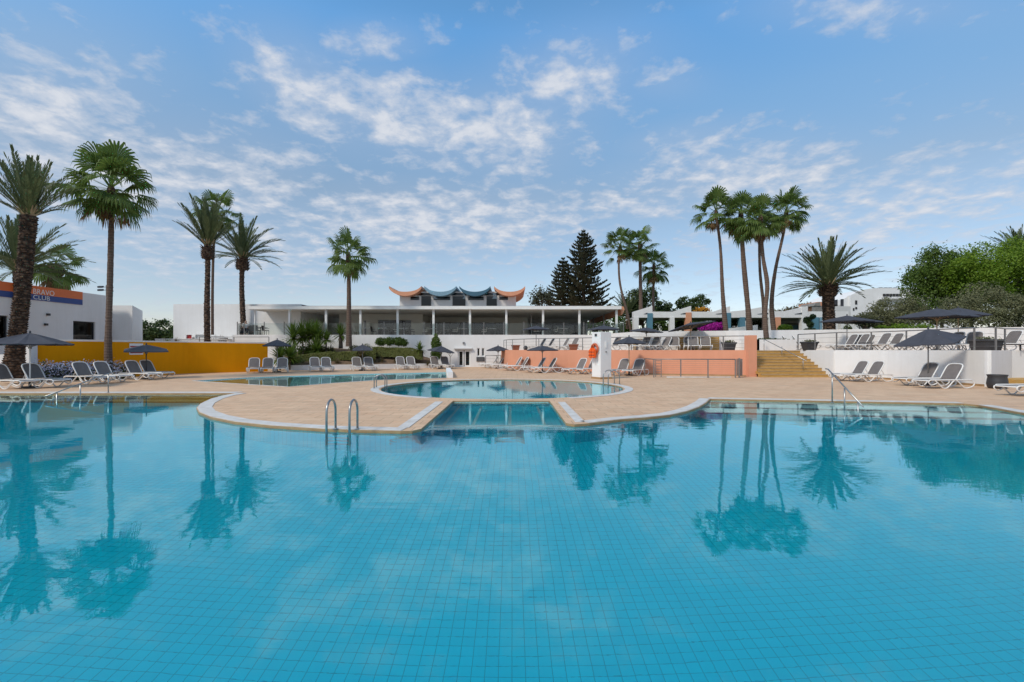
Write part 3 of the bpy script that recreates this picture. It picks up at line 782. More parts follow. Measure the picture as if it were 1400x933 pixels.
# ---------------------------------------------------------------- middle white hall
t = thing('white_hall', 'plain white windowless hall behind the two date palms', 'building', (-25,46,0))
mb = MB(); P0 = (XD(237,44),44); P1 = (XD(411,44)+.0,44); L = P1[0]-P0[0]
wall(mb, P0, P1, 0, 5.66, .3, [(XD(254.5,44)-P0[0],XD(262,44)-P0[0],1.9,2.84),(XD(267,44)-P0[0],XD(279,44)-P0[0],1.9,2.86)])
mb.box(P0[0],P1[0],44.3,56,5.36,5.62); mb.box(P0[0],P0[0]+.3,44.3,56,0,5.66); mb.box(P1[0]-.3,P1[0],44.3,56,0,5.66); mb.box(P0[0],P1[0],55.7,56,0,5.66)
mb.build('wall', M['white_wall'], t, world=True)
mb = MB(); mb.box(XD(254.5,44)+.01,XD(262,44)-.01,44.12,44.18,1.9,2.83); mb.build('door', M['red'], t, world=True)
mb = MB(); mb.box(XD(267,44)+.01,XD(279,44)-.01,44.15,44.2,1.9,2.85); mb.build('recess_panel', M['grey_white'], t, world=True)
for xx, ww in ((246,.35),(320,.55),(330,.3)):
    mb = MB(); mb.obox((XD(xx,47),47,5.72),(ww,.3,.2)); mb.obox((XD(xx,47),47,5.85),(ww*.3,.2,.15)); mb.build('roof_vent', M['charcoal'], t, world=True)
mb = MB(); mb.box(XD(264,43.9)-.06,XD(264,43.9)+.06,43.86,44,2.35,2.6); mb.build('wall_lamp', M['dark_metal'], t, world=True)

# ---------------------------------------------------------------- restaurant pavilion
RX0, RX1, RY = -23.9, 9.3, 40.95
t = thing('restaurant_pavilion', 'long white restaurant with flat canopy, slim columns and curved roof shells', 'building', (-7,45,0))
REST = t
mb = MB()
du = lambda px: XD(px, RY)-RX0
wall(mb, (RX0,RY), (RX1+.2,RY), 0, UZ, .3, [(du(626),du(643.2),0.05,1.42),(du(652.3),du(656),.93,1.62),(du(658.5),du(662.2),.93,1.62)])
mb.box(RX0,RX0+.3,RY+.3,60,0,UZ); mb.box(RX1-.1,RX1+.2,RY+.3,60,0,UZ)
mb.build('base_wall', M['white_wall'], t, world=True)
mb = MB(); mb.box(RX0+.3,RX1-.1,RY+.3,60,UZ-.2,UZ-.02); mb.build('terrace_floor', M['beige_wall'], t, world=True)
mb = MB(); mb.box(XD(621,RY),XD(646,RY),RY-.22,RY,1.52,1.62); mb.box(XD(622,RY),XD(645,RY),RY-.06,RY,1.42,1.52)
mb.build('door_hood', M['grey_white'], t, world=True)
for a_, b_ in ((626,634),(634.6,643.2)):
    window(t, (RX0,RY), (RX1,RY), du(a_)+.02, du(b_)-.01, .05, 1.41, .10, 0, 'door', fw=.10)
for a_, b_ in ((652.3,656),(658.5,662.2)):
    window(t, (RX0,RY), (RX1,RY), du(a_), du(b_), .93, 1.62, .10, 0, fw=.05)
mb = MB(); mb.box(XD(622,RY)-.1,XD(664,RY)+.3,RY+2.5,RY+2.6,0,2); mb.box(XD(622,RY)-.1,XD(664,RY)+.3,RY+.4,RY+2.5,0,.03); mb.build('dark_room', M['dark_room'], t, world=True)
mb = MB(); mb.box(XD(651.5,RY),XD(662.5,RY),RY-.07,RY-.01,.48,.85); 
o = mb.build('information_board', M['charcoal'], t, world=True)
mb = MB()
for k in range(3): mb.box(XD(652.5,RY),XD(661.5,RY),RY-.08,RY-.072,.55+.09*k,.575+.09*k)
mb.build('text_line', M['rail'], o, world=True)
mb = MB(); mb.obox((XD(634,RY),RY-.06,2.05),(.16,.1,.16)); mb.build('wall_lamp', M['rail'], t, world=True)
# canopy
CX0, CX1 = -22.5, 9.3
mb = MB(); mb.box(CX0,CX1,41.0,58.5,4.98,5.17); mb.build('canopy_roof', M['soffit'], t, world=True)
mb = MB(); mb.box(CX0-.05,CX1+.05,40.9,40.995,4.93,5.20); mb.box(CX0-.09,CX0-.005,40.998,58.5,4.93,5.2); mb.build('fascia', M['white_paint'], t, world=True)
mb = MB(); mb.box(CX0+.1,CX1-.1,41.1,58.4,5.172,5.24); mb.build('roof_membrane', M['roof_grey'], t, world=True)
mb = MB(); 
prof = [(CX1+.06,5.22),(CX1+.30,5.18),(CX1+.38,4.95),(CX1+.28,4.62),(CX1+.12,4.45),(CX1+.06,4.9)]
mb.vprism([(x_,41.2,z_) for x_,z_ in prof], (0,17,0)); mb.box(XD(707,46),CX1+.05,43,58,5.245,5.40)
mb.build('curved_edge', M['orange_paint'], t, world=True)
for px_ in (348.4,396,446,493,543.8,592.8,642.6,692.2,742.4,792,842.8):
    mb = MB(); x_ = XD(px_,41.3); r_ = .09 if px_ > 350 else .04
    mb.box(x_-r_,x_+r_,41.3-r_,41.3+r_,UZ-.01,4.985); mb.build('column', M['white_paint'], t, world=True)
for x_, y_ in ((-22.3,47),(-22.3,53),(-19,57.5),(9.0,47),(9.0,53),(6.5,57.8),(1.9,47.0)):
    mb = MB(); mb.box(x_-.06,x_+.06,y_-.06,y_+.06,UZ-.02,4.985); mb.build('rear_column', M['rail'], t, world=True)
# left room
A0, A1 = (XD(464,47.5),47.5), (XD(578,47.5),47.5)
ua = lambda px: XD(px,47.5)-A0[0]
mb = MB(); wall(mb, A0, A1, UZ-.02, 4.985, .2, [(ua(497),ua(500.5),3.0,4.35),(ua(516.5),ua(562.5),UZ,4.42)])
mb.box(A0[0],A0[0]+.2,47.7,56,UZ-.02,4.985); mb.box(A0[0],A1[0],55.8,56,UZ-.02,4.985)
mb.build('wall', M['beige_wall'], t, world=True)
window(t, A0, A1, ua(497), ua(500.5), 3.0, 4.35, .08, 0, fm='rail')
window(t, A0, A1, ua(516.5), ua(540), UZ, 4.42, .08, 0, 'sliding_door', fm='rail')
window(t, A0, A1, ua(540), ua(562.5), UZ, 4.42, .10, 0, 'sliding_door', fm='rail')
# right recess
B0, B1 = (A1[0]-.0,52), (1.7,52); ub = lambda px: XD(px,52)-B0[0]
mb = MB(); wall(mb, B0, B1, UZ-.02, 4.985, .2, [(ub(584),ub(643.5),UZ,4.42),(ub(645.5),ub(693),UZ,4.42)])
mb.box(A1[0]-.2,A1[0],47.7,52,UZ-.02,4.985); mb.box(1.5,1.7,52.2,56,UZ-.02,4.985)
mb.build('wall', M['beige_wall'], t, world=True)
cut = [584,600,614,628,643.5]
for i in range(4): window(t, B0, B1, ub(cut[i]), ub(cut[i+1]), UZ, 4.42, .08, 0, 'sliding_door', fm='rail')
for a_, b_ in ((645.5,661),(661,677),(677,693)): window(t, B0, B1, ub(a_), ub(b_), UZ, 4.42, .08, 0, 'sliding_door', fm='rail')
mb = MB()
for k in range(60):
    x_ = XD(646,52.4)+k*.063; mb.tube([(x_,52.4+.03*(k%2),UZ),(x_,52.4+.03*(k%2),4.4)], .035, 5)
mb.build('curtain', M['curtain'], t, world=True)
C0, C1 = (1.7,54.5), (8.6,54.5)
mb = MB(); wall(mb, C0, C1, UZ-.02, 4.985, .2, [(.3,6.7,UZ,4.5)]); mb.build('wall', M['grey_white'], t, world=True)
for k in range(5): window(t, C0, C1, .3+1.28*k, .3+1.28*(k+1), UZ, 4.5, .08, 0, 'sliding_door', fm='dark_metal')
mb = MB(); mb.box(A0[0]+.3,A1[0]-.3,55.5,55.7,UZ,4.9); mb.box(A1[0],1.4,56.5,56.7,UZ,4.97); mb.box(1.8,8.6,58.2,58.4,UZ,4.97)
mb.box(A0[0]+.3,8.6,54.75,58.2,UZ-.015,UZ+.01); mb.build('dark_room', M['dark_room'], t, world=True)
# upper storey with curved shells
UY = 47.0
ux = lambda px: XD(px,UY)
def zpx(y, D): return EZ-(y-HY)/F*D
mb = MB(); P0, P1 = (ux(546.5),UY), (ux(705.5),UY); uu_ = lambda px: ux(px)-P0[0]
zb, ztop = 5.17, zpx(404.3,UY)
zs0 = zpx(411,UY)
ops = [(uu_(575.3),uu_(590),zb+.02,zpx(401,UY)),(uu_(618),uu_(637),zb+.02,zpx(401,UY)),(uu_(664.5),uu_(680),zb+.02,zpx(401,UY)),
       (uu_(560.5),uu_(573.6),zs0,ztop-.05),(uu_(592.5),uu_(616),zs0,ztop-.05),(uu_(639.5),uu_(662),zs0,ztop-.05),(uu_(682),uu_(695),zs0,ztop-.05)]
ops = [(a,b,c,min(d,ztop-.001)) for a,b,c,d in ops]
wall(mb, P0, P1, zb, ztop, .15, ops)
mb.box(P0[0],P0[0]+.15,UY+.15,54,zb,ztop); mb.box(P1[0]-.15,P1[0],UY+.15,54,zb,ztop)
for a_, b_ in ((575,591),(617.5,637.5),(664,680.5)): mb.box(ux(a_),ux(b_),UY+.05,UY+.25,zpx(400.6,UY),zpx(398.8,UY))
mb.build('upper_storey', M['white_wall'], t, world=True)
for a,b,c,d in ops: window(t, P0, P1, a, b, c, d, .06, 0, 'window', fm='grey_white', fw=.05)
for a_, b_ in ((575.3,590),(618,637),(664.5,680)):
    m_ = (a_+b_)/2; mb = MB(); mb.add([(ux(a_),UY+.1,ztop),(ux(b_),UY+.1,ztop),(ux(b_),UY+.1,zpx(400.6,UY)),(ux(a_),UY+.1,zpx(400.6,UY))],[(0,1,2,3)])
    mb.build('clerestory_pane', M['window_glass'], t, world=True)
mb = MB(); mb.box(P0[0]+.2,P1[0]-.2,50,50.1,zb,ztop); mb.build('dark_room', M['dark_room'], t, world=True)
for a_, b_, mt in ((531.7,576,'orange_paint'),(580,623.6,'pale_blue_paint'),(628,670.3,'teal_paint'),(675.5,718,'orange_paint')):
    FY = UY-1.1; xa, xb = XD(a_,FY), XD(b_,FY); zt = zpx(392.8,FY); zl = zpx(404.8,FY)
    n = 22; lo_, up_ = [], []
    for k in range(n+1):
        s_ = -1+2*k/n; q = 1-math.sqrt(max(0,1-(s_*.90)**2)); q /= (1-math.sqrt(1-.90**2))
        x_ = (xa+xb)/2+(xb-xa)/2*s_
        lo_.append((x_, zl+(zt-.12-zl)*q)); th_ = .40*(1-abs(s_)**2*.45); up_.append((x_, zl+(zt-.12-zl)*q+th_))
    mb = MB(); N_ = n+1; vs = []
    for yy, sc_ in ((FY,1),(FY+7.5,1)):
        vs += [(x_,yy,z_) for x_,z_ in lo_]+[(x_,yy,z_) for x_,z_ in up_]
    fs = []
    for k in range(n):
        fs += [(k,k+1,N_+k+1,N_+k),(2*N_+k+1,2*N_+k,3*N_+k,3*N_+k+1),(N_+k,N_+k+1,3*N_+k+1,3*N_+k),(k+1,k,2*N_+k,2*N_+k+1)]
    fs += [(0,N_,3*N_,2*N_),(n,2*N_+n,3*N_+n,N_+n)]
    mb.add(vs, fs); mb.build('curved_roof', M[mt], t, world=True)
# balustrade
t = thing('glass_balustrade', 'frameless glass balustrade with slim posts along the restaurant terrace edge', 'balustrade', (-7,41.1,UZ))
px_ = [324.5,334]+[334+27.3*k for k in range(1,20)]
for a_, b_ in zip(px_[1:-1], px_[2:]):
    xa, xb = XD(a_,41.15), XD(b_,41.15); g = MB(); g.box(xa+.04,xb-.04,41.14,41.155,UZ+.03,UZ+1.0); g.build('glass_panel', M['clear_glass'], t, world=True)
for a_ in px_:
    xa = XD(a_,41.15); g = MB(); g.box(xa-.03,xa+.03,41.12,41.18,UZ,UZ+1.12); g.build('post', M['rail'], t, world=True)
g = MB(); 
for k in range(4):
    yy = 41.3+k*1.4; g = MB(); g.box(XD(324.5,41.15)-.01,XD(324.5,41.15)+.01,yy,yy+1.3,UZ+.03,UZ+1.0); g.build('glass_panel', M['clear_glass'], t, world=True)

# ramp / slabs left of the terrace
mb = MB(); mb.box(-30.5,-23.95,40.95,43.9,0,2.35); mb.box(-30.5,-23.95,40.9,41.0,2.35,2.42)
tag(mb.build('side_landing', M['white_wall']), 'white landing block joining the terrace to the hall', 'landing')

# ---------------------------------------------------------------- pergola row (right, behind)
t = thing('pergola', 'long white colonnade with raised gables and coloured piers behind the palms', 'pergola', (20,44,UZ))
PD = 44.0
zP = lambda y: EZ-(y-HY)/F*PD
xs = lambda x: XD(x, PD)
mb = MB()
prof = [(866,426.5),(892,418.3),(892,426.3),(920,426.5),(945,418.5),(945,426.3),(975,426.5),(998,419),(998,426.3),(1020,424),(1050,418.5),(1050,426),(1075,425.5),(1104,419),(1104,426),(1160,426)]
top = [(xs(x),zP(y)) for x,y in prof]; pts = [(x,PD,z) for x,z in top]+[(xs(1160),PD,zP(434.5)),(xs(866),PD,zP(434.5))]
mb.vprism(pts, (0,.5,0)); mb.build('beam', M['white_wall'], t, world=True)
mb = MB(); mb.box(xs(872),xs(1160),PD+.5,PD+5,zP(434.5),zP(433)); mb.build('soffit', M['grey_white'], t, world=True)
for a_, b_, y0_, mt in ((866,873,434,'white_wall'),(885,892.2,428.5,'tealish'),(916,922,434,'white_wall'),(937.5,945.2,427.5,'orange_paint'),(993,999,428,'tealish'),
                   (1011.5,1018.5,434,'tealish'),(1051,1056,422,'white_wall'),(1060,1067,434,'orange_paint'),(1096,1104,419.5,'white_wall'),(1112,1119,434,'tealish'),(1120.5,1123.5,434,'pale_blue_paint'),(1150,1156,434,'white_wall')):
    mb = MB(); mb.box(xs(a_),xs(b_),PD-.06,PD+.44,UZ-.1,zP(y0_)); mb.build('pier', M[mt], t, world=True)
for a_, b_ in ((880,885),(930,937),(978,992),(1035,1050),(1086,1096)):
    mb = MB(); mb.vprism([(xs(a_),PD-.05,zP(429.5)),(xs(b_),PD-.05,zP(429.5)),(xs(b_),PD-.05,zP(427.8))], (0,.04,0)); mb.build('gable_vent', M['charcoal'], t, world=True)
# bungalow behind the right part of the colonnade
t = thing('white_bungalow', 'low white bungalow with teal door seen through the colonnade', 'building', (26,49,UZ))
P0, P1 = (XD(1022,49),49), (XD(1170,49),49); q = lambda px: XD(px,49)-P0[0]
mb = MB(); wall(mb, P0, P1, UZ-.1, 4.75, .3, [(q(1083),q(1093),UZ,4.0)]); mb.box(P0[0],P1[0],49.3,54,4.5,4.73)
mb.box(P0[0],P0[0]+.3,49.3,54,UZ-.1,4.74); mb.build('wall', M['white_wall'], t, world=True)
mb = MB(); mb.box(XD(1083,49)+.01,XD(1093,49)-.01,49.1,49.15,UZ,3.99); mb.build('door', M['tealish'], t, world=True)
mb = MB(); mb.box(XD(1071,49),XD(1096,49),48.3,49,4.03,4.12); mb.build('porch_slab', M['bark'], t, world=True)
# white sloping walls beyond
t = thing('garden_wall', 'white stepped garden wall with a dark opening below the colonnade', 'wall', (17,40,UZ))
mb = MB(); mb.vprism([(XD(997,41),41,UZ-.1),(XD(1036,41),41,UZ-.1),(XD(1036,41),41,3.6),(XD(997,41),41,3.3)], (0,.2,0)); mb.build('wall', M['white_wall'], t, world=True)
mb = MB(); mb.box(XD(1003,40.9),XD(1009,40.9),40.93,41.0,UZ,3.0); mb.build('opening', M['tealish'], t, world=True)

# ---------------------------------------------------------------- hotel far right
t = thing('hotel', 'large white stepped hotel block rising behind the olive bushes', 'building', (57,82,0))
HD = 82.0; zH = lambda y: EZ-(y-HY)/F*HD; xh = lambda x: XD(x,HD)
mb = MB(); pts = [(1163,455),(1163,404),(1172,399.5),(1182,396),(1196,394),(1300,394),(1300,455)]
mb.vprism([(xh(x),HD,zH(y)) for x,y in pts], (0,12,0))
pts = [(1156,455),(1156,409),(1163,404),(1163,455)]; mb.vprism([(xh(x),HD+.5,zH(y)) for x,y in pts], (0,10,0))
mb.build('wall', M['white_wall'], t, world=True)
for a_, b_, y0_, y1_ in ((1169,1171.6,411,416.5),(1169.2,1171.6,420,423),(1166,1167.8,421.5,425)):
    mb = MB(); mb.box(xh(a_),xh(b_),HD-.08,HD+.05,zH(y1_),zH(y0_)); mb.build('window', M['dark_room'], t, world=True)
for k in range(6):
    a_ = 1207+4.4*k; mb = MB(); mb.box(xh(a_),xh(a_+3.6),HD-.08,HD+.05,zH(405.6),zH(402)); mb.build('window', M['dark_room'], t, world=True)
mb = MB(); mb.vprism([(xh(1200),HD-.6,zH(411)),(xh(1240),HD-.6,zH(408.5)),(xh(1240),HD-.6,zH(406.5)),(xh(1200),HD-.6,zH(409.3))], (0,.58,0)); mb.build('balcony', M['grey_white'], t, world=True)
for a_ in (1215,1222,1228,1236):
    mb = MB(); mb.box(xh(a_),xh(a_+4),HD+2,HD+4,zH(394),zH(391.2)); mb.build('roof_unit', M['charcoal'], t, world=True)
t = thing('service_block', 'pale grey block with rooftop plant beside the big date palm', 'building', (42,66,0))
mb = MB(); mb.box(XD(1138,66),XD(1163,66),66,72,0,EZ+(HY-419)/F*66); mb.box(XD(1143,66),XD(1160,66),67,71,EZ+(HY-419)/F*66,EZ+(HY-416)/F*66); mb.build('wall', M['grey_white'], t, world=True)
mb = MB(); zz0 = EZ+(HY-418)/F*66; mb.vprism([(XD(1141,66),67,zz0),(XD(1152,66),67,zz0),(XD(1152,66),67,zz0+.95),(XD(1142,66),67,zz0+.6)], (0,2,0)); mb.box(XD(1146,66),XD(1149.5,66),67.2,68.5,zz0+.7,zz0+1.5); mb.build('plant_room', M['charcoal'], t, world=True)
mb = MB(); mb.box(XD(1154.5,66),XD(1157,66),66.5,66.8,zz0-.1,zz0+.95); mb.build('flue', M['charcoal'], t, world=True)
t = thing('brick_villa', 'small terracotta and stone villa partly hidden by the big date palm', 'building', (38,60,0))
zv = lambda y: EZ-(y-HY)/F*60
mb = MB(); mb.box(XD(1118,60),XD(1128,60),60,64,0,zv(413)); mb.build('wall', M['orange_paint'], t, world=True)
mb = MB(); mb.box(XD(1110,60),XD(1124,60),59.5,60,0,zv(419)); mb.vprism([(XD(1109,60),59.4,zv(419)),(XD(1118,60),59.4,zv(419)),(XD(1117,60),59.4,zv(414)),(XD(1111,60),59.4,zv(415))],(0,3,0)); mb.build('stone_wing', M['roof_grey'], t, world=True)
# ---------------------------------------------------------------- sun loungers
def make_lounger(dark=False, dup_label=''):
    root = thing('sun_lounger', 'x', 'sun lounger')
    fb = MB()
    for s in (-1, 1):
        fb.tube([(.95,s*.31,.30),(.90,s*.33,.335),(.4,s*.335,.335),(-.3,s*.335,.335),(-.82,s*.335,.335),(-.92,s*.33,.31)], .024, 8)
    fb.tube([(.95,-.31,.30),(.985,-.22,.30),(.985,.22,.30),(.95,.31,.30)], .024, 8)
    fb.tube([(-.92,-.33,.31),(-.92,.33,.31)], .02, 8)
    fb.tube([(-.12,-.32,.31),(-.12,.32,.31)], .015, 6); fb.tube([(.5,-.32,.31),(.5,.32,.31)], .015, 6)
    fb.build('seat_frame', M['plastic'], root, smooth=True)
    sm = M['sling']
    sb = MB()
    n = 8
    for k in range(n):
        x0 = .93-(1.05*k/n); x1 = .93-(1.05*(k+1)/n)
        z0 = .335-.02*math.sin(PI*k/n); z1 = .335-.02*math.sin(PI*(k+1)/n)
        sb.add([(x0,-.315,z0),(x0,.315,z0),(x1,.315,z1),(x1,-.315,z1),(x0,-.315,z0-.012),(x0,.315,z0-.012),(x1,.315,z1-.012),(x1,-.315,z1-.012)],
               [(0,1,2,3),(7,6,5,4),(0,4,5,1),(3,2,6,7),(1,5,6,2),(0,3,7,4)])
    sb.build('seat_sling', sm, root)
    # legs: curled V hoops, two each side
    for s in (-1, 1):
        for pts in ([(.72,.325),(.60,.22),(.42,.06),(.34,.022),(.24,.022),(.16,.06),(-.02,.24),(-.12,.325)],
                    [(-.20,.325),(-.30,.25),(-.50,.07),(-.58,.024),(-.70,.024),(-.86,.06),(-.97,.14),(-.97,.22),(-.90,.31)]):
            lb = MB(); lb.tube(smooth_path3([(x, s*.335, z) for x, z in pts], 3), .023, 7); lb.build('leg', M['plastic'], root, smooth=True)
    for s in (-1, 1):
        hb = MB(); hb.tube(smooth_path3([(.96,s*.33,.31),(.985,s*.33,.24),(.88,s*.33,.15),(.74,s*.33,.17),(.62,s*.33,.23)], 3), .02, 6); hb.build('foot_curl', M['plastic'], root, smooth=True)
    # backrest: arched frame, raised
    a = math.radians(58); hx, hz = -.22, .345
    def bp(t, y, o=0): return (hx - math.cos(a)*t - math.sin(a)*o, y, hz + math.sin(a)*t - math.cos(a)*o)
    bf = MB(); path = [bp(0,-.30),bp(.3,-.305),bp(.55,-.30),bp(.66,-.25),bp(.70,-.14),bp(.705,0),bp(.70,.14),bp(.66,.25),bp(.55,.30),bp(.3,.305),bp(0,.30)]
    bf.tube(smooth_path3(path, 2), .024, 8)
    bf.tube([bp(.35,-.2,.03),(-.62,-.2,.33)], .012, 6); bf.tube([bp(.35,.2,.03),(-.62,.2,.33)], .012, 6)
    bo = bf.build('backrest_frame', M['plastic'], root, smooth=True)
    sl = MB(); outline = [(-.285,.02),(-.285,.55),(-.235,.64),(-.13,.68),(.13,.68),(.235,.64),(.285,.55),(.285,.02)]
    sl.vprism([bp(t, y, -.004) for y, t in outline], Vector(bp(0,0,.012))-Vector(bp(0,0,0)))
    sl.build('backrest_sling', sm, bo)
    return root
def smooth_path3(p, k=3):
    out = []
    for i in range(len(p)-1):
        p0 = Vector(p[max(i-1,0)]); p1 = Vector(p[i]); p2 = Vector(p[i+1]); p3 = Vector(p[min(i+2,len(p)-1)])
        for j in range(k):
            t = j/k
            out.append(tuple(.5*((2*p1)+(p2-p0)*t+(2*p0-5*p1+4*p2-p3)*t*t+(3*p1-p0-3*p2+p3)*t**3)))
    out.append(tuple(p[-1])); return out
GA = 'white framed sun loungers on the pool deck'
GB = 'white framed sun loungers on the middle terrace'
LOUNGE = [ # px x, distance, heading (deg, direction of the foot end), level, group, label
 (12,18.3,-8,0,GA,'lounger cut off by the left edge, before the thick date palm'),
 (57,18.9,-9,0,GA,'lounger directly beneath the big leftmost grey parasol with its white pole'),
 (122,21.0,-12,0,GA,'lounger beside the blue flowering bush, back one of the pair by the tall fan palm'),
 (150,21.9,-12,0,GA,'lounger at the foot of the tall fan palm trunk, front one of that pair'),
 (191,23.6,-14,0,GA,'lounger left of the pair below the notice on the yellow wall'),
 (210,24.7,-14,0,GA,'lounger right of the pair below the notice, nearest the plain yellow wall'),
 (347,30.7,-66,0,GA,'lounger facing the pool against the yellow wall end, leftmost of the three'),
 (366,30.9,-67,0,GA,'lounger facing the pool at the very corner of the yellow wall, middle of three'),
 (385.5,31.1,-68,0,GA,'lounger just right of the yellow wall corner beside the spiky yuccas'),
 (431,33.0,-62,0,GA,'lounger before the low white bed wall, left one of the pair without a parasol'),
 (447,33.0,-60,0,GA,'lounger before the low white bed wall, right one of the pair without a parasol'),
 (489,34.0,-62,0,GA,'lounger under the left side of the parasol in front of the long hedge'),
 (505.5,34.0,-60,0,GA,'lounger under the right side of the parasol in front of the long hedge'),
 (549,36.2,-63,0,GA,'left lounger of the pair before the right end of the bed wall'),
 (563.5,36.2,-62,0,GA,'right lounger of the pair before the right end of the bed wall'),
 (596,37.2,-66,0,GA,'lounger beside the clipped conical shrub, left under the tilted parasol'),
 (610,37.2,-64,0,GA,'lounger left of the white glazed door, right under the tilted parasol'),
 (671,39.3,188,0,GA,'farthest of the three overlapping loungers under the parasol right of the door'),
 (679,38.4,190,0,GA,'middle of the three overlapping loungers under the parasol right of the door'),
 (688,37.2,192,0,GA,'nearest of the three overlapping loungers under the parasol right of the door'),
 (702,34.4,194,0,GA,'left lounger of the unshaded pair by the left end of the pink wall'),
 (711,34.0,194,0,GA,'right lounger of the unshaded pair by the left end of the pink wall'),
 (733,31.6,196,0,GA,'left lounger below the parasol in the middle of the pink wall'),
 (748,30.7,196,0,GA,'right lounger below the parasol in the middle of the pink wall'),
 (789,29.4,216,0,GA,'lounger fully visible just left of the white pillar with the lifebuoy'),
 (806,29.4,218,0,GA,'lounger half hidden behind the white pillar with the lifebuoy'),
 (848,28.0,226,0,GA,'left lounger under the parasol just right of the white pillar'),
 (869,27.6,228,0,GA,'right lounger under the parasol just right of the white pillar'),
 (1166,23.0,186,0,GA,'left lounger by the foot of the mustard steps near the white wall'),
 (1187,22.4,186,0,GA,'right lounger by the foot of the mustard steps near the white wall'),
 (1258,19.9,187,0,GA,'far lounger beneath the large dark parasol on the right deck'),
 (1289,18.6,187,0,GA,'nearest full lounger in view, beneath the large dark parasol on the right deck'),
 (1411,15.6,186,0,GA,'lounger cut off by the right edge of the photo beyond the dark round pot'),
 (736,38.0,196,TZ,GB,'lounger under the left terrace parasol, left of its pair'),
 (748,37.6,196,TZ,GB,'lounger under the left terrace parasol, right of its pair'),
 (768,37.0,200,TZ,GB,'lounger between the left terrace parasol and the larger terracotta pot'),
 (781,36.6,215,TZ,GB,'lounger standing right behind the larger terracotta pot'),
 (838,33.6,210,TZ,GB,'terrace lounger just right of the white pillar top'),
 (879,32.8,222,TZ,GB,'terrace lounger partly behind the parasol right of the pillar'),
 (893,32.6,222,TZ,GB,'terrace lounger with upright pale back right of the parasol by the pillar'),
 (906,32.6,210,TZ,GB,'smaller looking terrace lounger left of the slatted mustard screen'),
 (922,32.3,-108,TZ,GB,'front facing terrace lounger overlapping the left edge of the mustard screen'),
 (942,32.3,-108,TZ,GB,'back lounger of the overlapping pair before the mustard screen'),
 (948,31.3,-108,TZ,GB,'front lounger of the overlapping pair before the mustard screen'),
 (965,31.3,-108,TZ,GB,'front facing terrace lounger alone before the right part of the mustard screen'),
 (1084,31.0,-24,TZ,GB,'terrace lounger seen edge on just right of the palm planting bed'),
 (1098,30.4,-26,TZ,GB,'terrace lounger between the palm planting bed and the square planter'),
 (1156,27.8,184,TZ,GB,'leftmost terrace lounger below the pair of grey terrace parasols'),
 (1164,29.0,184,TZ,GB,'terrace lounger half hidden, second below the pair of grey terrace parasols'),
 (1172,27.2,184,TZ,GB,'terrace lounger under the right half of the pair of grey terrace parasols'),
 (1180,28.6,186,TZ,GB,'terrace lounger behind the small dark side table'),
 (1200,25.6,184,TZ,GB,'terrace lounger right of the small dark side table'),
 (1217,26.0,184,TZ,GB,'terrace lounger with tall back left of the big dark deck parasol'),
 (1248,24.8,186,TZ,GB,'terrace lounger half hidden by the left of the big dark deck parasol'),
 (1270,24.6,186,TZ,GB,'terrace lounger hidden behind the middle of the big dark deck parasol'),
 (1298,24.2,186,TZ,GB,'terrace lounger behind the right corner of the big dark deck parasol'),
 (1329,23.6,212,TZ,GB,'terrace lounger turned to the pool beside the large rectangular planter'),
 (1374,22.3,184,TZ,GB,'terrace lounger with large back right of the rectangular planter'),
]
proto = make_lounger()
for i, (x_, D_, h_, z_, g_, lab) in enumerate(LOUNGE):
    o = proto if i == 0 else copy_tree(proto)
    o.location = (XD(x_,D_), D_, z_+.002 if z_ == 0 else z_+.002); o.rotation_euler = (0,0,math.radians(h_))
    o['label'] = lab; o['group'] = g_

